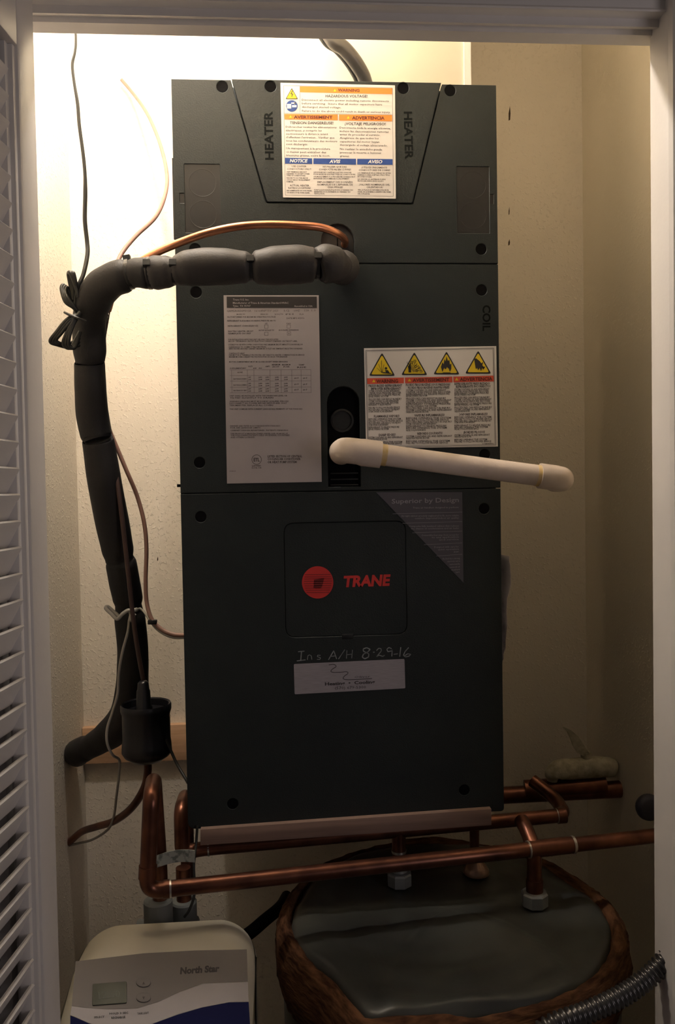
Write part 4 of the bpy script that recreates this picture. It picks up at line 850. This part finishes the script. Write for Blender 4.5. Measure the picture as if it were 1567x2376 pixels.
A1 = at(447, 1972, YA); A2 = at(1312, 1891, 1.475)
A1.x = min(A1.x, UX0+0.01)
Aup = at(424, 1890, YA-0.02); axx = UX0-0.0165
R1 = Vector((axx, YA-0.01, at(424, 1880, YA-0.01).z)); R2 = Vector((axx, 1.52, R1.z))
A1b = Vector((axx, YA-0.01, A1.z))
pipe_run([Vector((axx, 1.52, A1.z-0.09)), R2, R1, A1b, Vector((A1b.x+0.03, YA, A1.z+0.001)), A2, A2+Vector((0.004, 0.06, 0.006)), A2+Vector((-0.03, 0.10, 0.03))], RC, 'pipe', rp, br=0.022)
MB().tube([Vector((axx+0.006, 1.405, A1.z-0.01)), Vector((axx+0.006, 1.405, A1.z-0.07))], [RC]*2, seg=18, smooth=False).build('drop_leg', M_COP, rp, smooth=True, auto=40)
dA = A2-A1
ring('solder_ring', along(A1, dA, 484), dA, RC, 0.003, M_SOLD, rp, 0.0007); ring('solder_ring', along(A1, dA, 1293), dA, RC, 0.003, M_SOLD, rp, 0.0007)
tube('elbow_cuff', [along(A1, dA, 1293), along(A1, dA, 1312)], [RC+0.0018]*2, M_COP, rp, seg=20, smooth=False)
pr_ = along(A1, dA, 925)
tube('riser', [pr_, Vector((pr_.x, pr_.y, HZ+0.034))], [RC]*2, M_COP, rp, seg=20, smooth=False)
tube('riser_socket', [Vector((pr_.x, pr_.y, HZ+0.03)), Vector((pr_.x, pr_.y, HZ+0.052))], [RC+0.0025]*2, M_NUT, rp, seg=18, smooth=False)
ring('solder_ring', (pr_.x, pr_.y, at(922, 1975, pr_.y).z), (0, 0, 1), RC, 0.005, M_SOLD, rp, 0.001)
nut((pr_.x, pr_.y, HZ+0.004), 0.023, 0.024, M_NUT, rp, seg=8)
c = at(437, 2120, 1.405); nut((axx+0.006, 1.405, c.z-0.03), 0.022, 0.054, M_PLNUT, rp, seg=16)
bwr = tube('black_wire', PX([(458, 1916, 1.398), (455, 1960, 1.392), (450, 2010, 1.37), (452, 2070, 1.355), (440, 2110, 1.35), (428, 2128, 1.35)]), 0.0022, M_BCABLE, None, seg=8)
tag(bwr, 'thin black wire hanging below the left corner of the wooden strip', 'wire')
# strap between the two risers
s0 = at(362, 2000, 1.345); s1_ = at(452, 1988, 1.345)
o = MB(); N_ = 12
for i in range(N_+1):
    t = i/N_; x = s0.x+(s1_.x-s0.x)*t; z = s0.z+(s1_.z-s0.z)*t+0.003*sin(t*3); o.v += [Vector((x, 1.345+0.004*sin(t*pi), z-0.010)), Vector((x, 1.345+0.004*sin(t*pi), z+0.010)), Vector((x, 1.3465+0.004*sin(t*pi), z+0.010)), Vector((x, 1.3465+0.004*sin(t*pi), z-0.010))]
for i in range(N_):
    b = i*4
    for k in range(4): o.f.append((b+k, b+(k+1) % 4, b+4+(k+1) % 4, b+4+k))
o.f += [(0, 1, 2, 3), (N_*4, N_*4+1, N_*4+2, N_*4+3)]
st_ = o.build('tag_strap', mat('grey_white_tag', (0.34, 0.36, 0.34), 0.6, scale=90, col2=(0.14, 0.16, 0.15), ramp=(0.4, 0.5)), None)
tag(st_, 'grey printed tag strap bridging the two copper risers above the softener', 'tag')
# relief pipe
rl = thing('thin_copper_riser', 'thin copper drop tube with a small brass dome between the two heater nuts', 'pipe', (0, 0, 0))
p = at(1102, 1945, 1.50); rl.location = (p.x, 1.5, HZ)
tube('tube', [Vector((p.x, 1.5, 0.865)), Vector((p.x-0.001, 1.5, HZ+0.02))], [0.0095, 0.0085], M_COP, rl, smooth=False)
q = at(1090, 2122, 1.40)
MB().lathe((p.x, 1.49, HZ+0.006), [(0.024, 0), (0.024, 0.006), (0.019, 0.014), (0.010, 0.024), (0.006, 0.030)], seg=18).build('brass_dome', mat('dull_brass', (0.42, 0.27, 0.2), 0.35, 0.6, scale=30), rl, smooth=True, auto=50)
# back pipe with valve
bpp = thing('back_copper_pipe', 'copper pipe at the back right with a cream plastic valve on it', 'pipe', at(1300, 1830, 1.86))
B0 = at(1120, 1850, 1.86); B0.x = UX1+0.003; B1 = at(1455, 1830, 1.80)
B0.z = at(1175, 1846, 1.86).z
tube('pipe', [B0, B1], [0.019, 0.019], M_COP, bpp, seg=18, smooth=False)
tube('fitting', [B0.lerp(B1, 0.42)+Vector((0, -0.002, 0.012)), B0.lerp(B1, 0.88)+Vector((0, -0.002, 0.012))], [0.021]*2, M_COP, bpp, seg=18, smooth=False)
tube('spigot', [B1, B1+Vector((0.012, 0, 0)), B1+Vector((0.03, -0.002, 0.01))], [0.014, 0.010, 0.008], M_VALVE, bpp, seg=14, smooth=False)
vv = [(1282, 1812, 12), (1284, 1796, 20), (1300, 1786, 24), (1330, 1784, 25), (1370, 1780, 26), (1405, 1780, 24), (1424, 1782, 21), (1428, 1783, 12)]
tube('valve_body', [at(x, y, 1.81) for x, y, r in vv], [rad(r, 1.81) for x, y, r in vv], M_VALVE, bpp, seg=18)
tube('valve_stem', PX([(1362, 1772, 1.81), (1360, 1745, 1.81)]), 0.012, M_VALVE, bpp, smooth=False)
# flat lever
lv = [(1308, 1688, 2), (1322, 1697, 5), (1334, 1712, 9), (1342, 1728, 11), (1352, 1744, 11), (1362, 1752, 8)]
vs = []
for x, y, w in lv:
    a = at(x-w, y+w*0.3, 1.80); b = at(x+w, y-w*0.3, 1.80); vs += [a, b, b+Vector((0, 0.004, 0)), a+Vector((0, 0.004, 0))]
fs = [(0, 1, 2, 3), (20, 21, 22, 23)]
for i in range(5):
    for k in range(4): fs.append((i*4+k, i*4+(k+1) % 4, i*4+4+(k+1) % 4, i*4+4+k))
mesh('lever', vs, fs, M_VALVE, bpp, smooth=True, auto=40)
# wheel on right wall
kn = at(1506, 1873, 1.60); wv = thing('wheel_valve', 'dark blue-grey round valve wheel low on the right wall', 'valve', kn)
MB().lathe((kn.x, kn.y, kn.z), [(0.001, -0.012), (0.018, -0.012), (0.025, -0.008), (0.027, 0), (0.025, 0.008), (0.001, 0.012)], seg=24, axis='y').build('wheel', M_KNOB, wv, smooth=True)
tube('stem', [kn, kn+Vector((0.02, 0.02, -0.01)), Vector((XR-0.0005, kn.y+0.03, kn.z-0.012))], 0.010, M_COP, wv)

# ------------------------------------------------------------------ water heater in a fibreglass jacket
HC = Vector((0.275, 1.38, 0)); HRr = 0.290
wh = thing('water_heater', 'water heater wrapped in a torn fibreglass jacket with a grey vinyl top', 'water heater', (HC.x, HC.y, 0))
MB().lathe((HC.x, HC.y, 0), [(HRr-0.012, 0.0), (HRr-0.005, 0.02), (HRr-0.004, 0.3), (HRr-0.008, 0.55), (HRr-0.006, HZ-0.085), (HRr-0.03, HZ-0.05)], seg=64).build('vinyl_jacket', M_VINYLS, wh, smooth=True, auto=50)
def hsh(a, k): return sin(a*3+k)*0.5+sin(a*7+k*2.3)*0.3+sin(a*13+k*1.7)*0.2+sin(a*29+k)*0.12
tipp = on_plane(850, 2362, Vector((0, 0, HZ)), Vector((0, 0, 1))); TA = math.atan2(tipp.y-HC.y, tipp.x-HC.x); TR = math.hypot(tipp.y-HC.y, tipp.x-HC.x)-(HRr-0.018)
def bulge(a):
    d = (a-TA+pi) % (2*pi)-pi; return TR*max(0, 1-abs(d)/0.36)**1.4
o = MB(); NS = 200; PRF = 16; rg = random.Random(5)
for i in range(NS):
    a = 2*pi*i/NS; bl = bulge(a)
    for j in range(PRF):
        b = 2*pi*j/PRF
        w = 0.020+0.004*hsh(a, 1); hgt = 0.050+0.007*hsh(a, 4)
        rr_ = HRr-0.011+bl*0.95+w*cos(b)+rg.uniform(-0.0016, 0.0016)+0.002*sin(j*2.1+a*9); zz = HZ-0.052+hgt*sin(b)+0.004*hsh(a, 2)
        o.v.append(Vector((HC.x+rr_*cos(a), HC.y+rr_*sin(a), zz)))
for i in range(NS):
    for j in range(PRF):
        o.f.append((i*PRF+j, ((i+1) % NS)*PRF+j, ((i+1) % NS)*PRF+(j+1) % PRF, i*PRF+(j+1) % PRF))
o.build('fibreglass_edge', M_FIBRE, wh, smooth=True)
# vinyl top sheet: dented and creased, its hem wavering
o = MB(); NA = 120; NRr = 30
o.v.append(Vector((HC.x, HC.y, HZ)))
for j in range(1, NRr+1):
    for i in range(NA):
        a = 2*pi*i/NA; t = j/NRr
        hem = HRr-0.018+0.007*hsh(a, 4.0)*(0 if bulge(a) > 0 else 1)+bulge(a)
        r = hem*t
        z = HZ+0.0035*sin(a*5+3*t)*t+0.003*hsh(a*1.0+t*2, 3)*t*t+0.002*sin(r*90+a*2)*t
        crease = math.exp(-((((a+pi) % (2*pi))-pi+1.1-0.8*(1-t))/0.05)**2)*0.006*t+math.exp(-((((a+pi) % (2*pi))-pi+2.0+0.4*(1-t))/0.05)**2)*0.006*t
        z += crease-(0.010*((t-0.9)/0.1)**2 if t > 0.9 else 0)
        if j == NRr: z -= 0.035; r += 0.002
        o.v.append(Vector((HC.x+r*cos(a), HC.y+r*sin(a), z)))
for i in range(NA): o.f.append((0, 1+i, 1+(i+1) % NA))
for j in range(NRr-1):
    for i in range(NA):
        b = 1+j*NA; o.f.append((b+i, b+NA+i, b+NA+(i+1) % NA, b+(i+1) % NA))
o.build('vinyl_top', M_VINYL, wh, smooth=True)

# flexible corrugated line, lower right
fl_p = [at(1600, 2165, 1.10)] + PX([(1545, 2228, 1.09), (1490, 2280, 1.08), (1430, 2318, 1.07), (1360, 2350, 1.06), (1280, 2380, 1.05), (1200, 2440, 1.05)])
P_, _ = catmull(fl_p, [0]*len(fl_p), 26)
rs_ = [0.0125+0.0017*(1 if i % 4 < 2 else -1) for i in range(len(P_))]
vs, fs = sweep(P_, rs_, 14, 1, True, False)
o = mesh('corrugated_connector', vs, fs, M_FLEX, None, smooth=True)
tag(o, 'corrugated silver flexible hose in front of the water heater, lower right', 'hose')
bh = tube('black_hose', PX([(520, 2200, 1.42), (575, 2168, 1.42), (615, 2135, 1.44), (650, 2105, 1.52), (665, 2080, 1.62)]), 0.011, M_BLACK, None)
tag(bh, 'black drain hose between the softener and the water heater', 'hose')

# ------------------------------------------------------------------ water softener
sf = thing('water_softener', 'ivory water softener with a grey and navy control panel', 'water softener', (-0.17, 1.25, 0))
pA = at(372, 2211, 1.235); pB = at(372, 2413, 1.115)
Xs0 = at(158, 2230, 1.225).x; Xs1 = at(584, 2230, 1.225).x
ztop = pA.z
prof = [(1.345, 0.0), (1.345, ztop-0.05), (1.343, ztop-0.025), (1.333, ztop-0.006), (1.318, ztop+0.001), (1.29, ztop+0.004), (1.26, ztop+0.004), (1.243, ztop+0.002), (pA.y, pA.z-0.001)]
for t in (0.25, 0.5, 0.75, 1.0): prof.append((pA.y+(pB.y-pA.y)*t, pA.z+(pB.z-pA.z)*t))
prof += [(pB.y-0.006, pB.z-0.015), (pB.y-0.006, 0.0)]
def loft_x(prof, x0, x1, r, n=8, taper=0.0):
    m_ = len(prof); nr = []
    for i in range(m_):
        a = Vector(prof[max(i-1, 0)]); b = Vector(prof[min(i+1, m_-1)]); t = (b-a).normalized(); nr.append(Vector((t.y, -t.x)))
    cen = Vector((1.24, ztop-0.3)); vs = []; stn = []
    for k in range(n+1): th = pi/2*k/n; stn.append((x0+r-r*cos(pi/2-th)*1.0 if False else x0+r*(1-sin(th)), r*(1-cos(th))))
    stn = [(x0+r*(1-sin(pi/2*k/n)), r*(1-cos(pi/2*k/n))) for k in range(n, -1, -1)]
    stn = stn+[(x0+x1-x, i_) for x, i_ in stn[::-1]]
    for x, ins in stn:
        for (y, z), nn in zip(prof, nr):
            p = Vector((y, z)); q = nn if nn.dot(cen-p) > 0 else -nn
            zz = z if z == 0 else z+q.y*ins
            fl = 0.085*min(0.16, max(0, ztop-zz))*(x-(x0+x1)/2)/((x1-x0)/2)
            vs.append(Vector((x+fl, y+q.x*ins, zz)))
    fs = []
    for s in range(len(stn)-1):
        for i in range(m_): fs.append((s*m_+i, s*m_+(i+1) % m_, (s+1)*m_+(i+1) % m_, (s+1)*m_+i))
    fs += [tuple(range(m_)), tuple(range((len(stn)-1)*m_, len(stn)*m_))]
    return vs, fs
vs, fs = loft_x(prof, Xs0, Xs1, 0.058, 10)
mesh('cover', vs, fs, M_SOFT, sf, smooth=True, auto=35)
PN = (Vector((0, pB.y-pA.y, pB.z-pA.z)).cross(Vector((1, 0, 0)))).normalized()
def SP(off): return pA+PN*(-off if PN.y > 0 else off)
s5 = 520/1567.0
def H(x, y): return (120+x*s5, 1760+y*s5)
f = Flat(SP(0.0006), PN); f.poly([H(*p) for p in ((168, 1418), (640, 1362), (1000, 1342), (1365, 1334), (1372, 1560), (1060, 1572), (900, 1630), (740, 1702), (600, 1746), (400, 1752), (240, 1742), (140, 1730))]); f.build('grey_panel', M_PANEL, sf)
f = Flat(SP(0.0006), PN); f.poly([H(*p) for p in ((140, 1732), (240, 1744), (400, 1754), (600, 1748), (740, 1704), (900, 1632), (1060, 1574), (1372, 1562), (1378, 1700), (1240, 1704), (1050, 1740), (880, 1790), (700, 1856), (640, 1880), (400, 1880), (260, 1850), (130, 1792))]); f.build('white_wave', M_SWHITE, sf)
f = Flat(SP(0.0006), PN); f.poly([H(*p) for p in ((640, 1884), (700, 1858), (880, 1792), (1050, 1742), (1240, 1706), (1378, 1702), (1392, 1930), (130, 1930), (130, 1796), (260, 1852), (400, 1884))]); f.build('navy_band', M_NAVY, sf)
def slab(name, px, th, m, r=0.002):
    a = [on_plane(x, y, SP(0.0), PN) for x, y in px]; nn = SP(1.0)-SP(0.0); k = len(a)
    vs = [p+nn*0.0 for p in a]+[p+nn*th for p in a]
    return mesh(name, vs, [tuple(range(k)), tuple(range(k, 2*k))[::-1]]+[(i, (i+1) % k, k+(i+1) % k, k+i) for i in range(k)], m, sf, bevel=0.0006)
slab('display', arc_corner([H(*p) for p in ((288, 1582), (526, 1564), (526, 1714), (284, 1732))], 3, 3), 0.0022, M_LCD)
f = Flat(SP(0.0027), PN); f.text('12:00', *H(330, 1680), *H(480, 1668), 17, 0.0); f.build('display_digits', mat('lcd_digit', (0.07, 0.08, 0.06), 0.5), sf)
for y in (1570, 1676):
    c = H(643, y); slab('button', [(c[0]+17*cos(a*pi/12), c[1]+11*sin(a*pi/12)) for a in range(24)], 0.0022, M_PANEL)
f = Flat(SP(0.0030), PN); c = H(643, 1570); f.poly([(c[0]-3, c[1]+3), (c[0]+3, c[1]+3), (c[0], c[1]-4)]); c = H(643, 1674); f.poly([(c[0]-3, c[1]-3), (c[0]+3, c[1]-3), (c[0], c[1]+4)]); f.build('button_arrow', M_INK, sf)
f = Flat(SP(0.0010), PN); f.text('North Star', *H(898, 1506), *H(1172, 1488), 15, 0.05, 0.14, 3)
f.text('SELECT', *H(296, 1816), *H(370, 1812), 4.5, 0.03, 0, 1); f.text('HOLD 3 SEC', *H(404, 1790), *H(536, 1784), 4.5, 0.03, 0, 1); f.text('RECHARGE', *H(418, 1820), *H(516, 1814), 5, 0.03, 0, 1); f.text('TANK LIGHT', *H(600, 1790), *H(680, 1784), 4.5, 0.03, 0, 1)
f.build('panel_lettering', mat('dark_brown_print', (0.012, 0.010, 0.012), 0.6), sf)
# bypass body behind the softener that the unions screw into
MB().box(bk.x-0.05, axx+0.03, 1.348, 1.43, 0.60, at(358, 2122, 1.37).z-0.034).build('bypass_valve', M_PLNUT, sf, bevel=0.006)

# ------------------------------------------------------------------ gouges on the back wall, right of the cabinet
for x, y0, y1_, w in ((1183, 246, 280, 2.2), (1182, 480, 499, 1.1), (1182, 555, 570, 2.0), (366, 1291, 1302, 1.3)):
    pts = [(x+w*0.3, y0), (x+w, (y0+y1_)/2), (x+w*0.6, y1_-2), (x-w, y1_), (x-w, (y0+y1_)/2)]
    Pq = [at(a, b, YB-0.0004) for a, b in pts]; k = len(Pq)
    o = mesh('wall_gouge', Pq+[p+Vector((0, 0.0012, 0)) for p in Pq], [tuple(range(k)), tuple(range(k, 2*k))]+[(i, (i+1) % k, k+(i+1) % k, k+i) for i in range(k)], M_STAIN, bpy.data.objects['wall_back'])
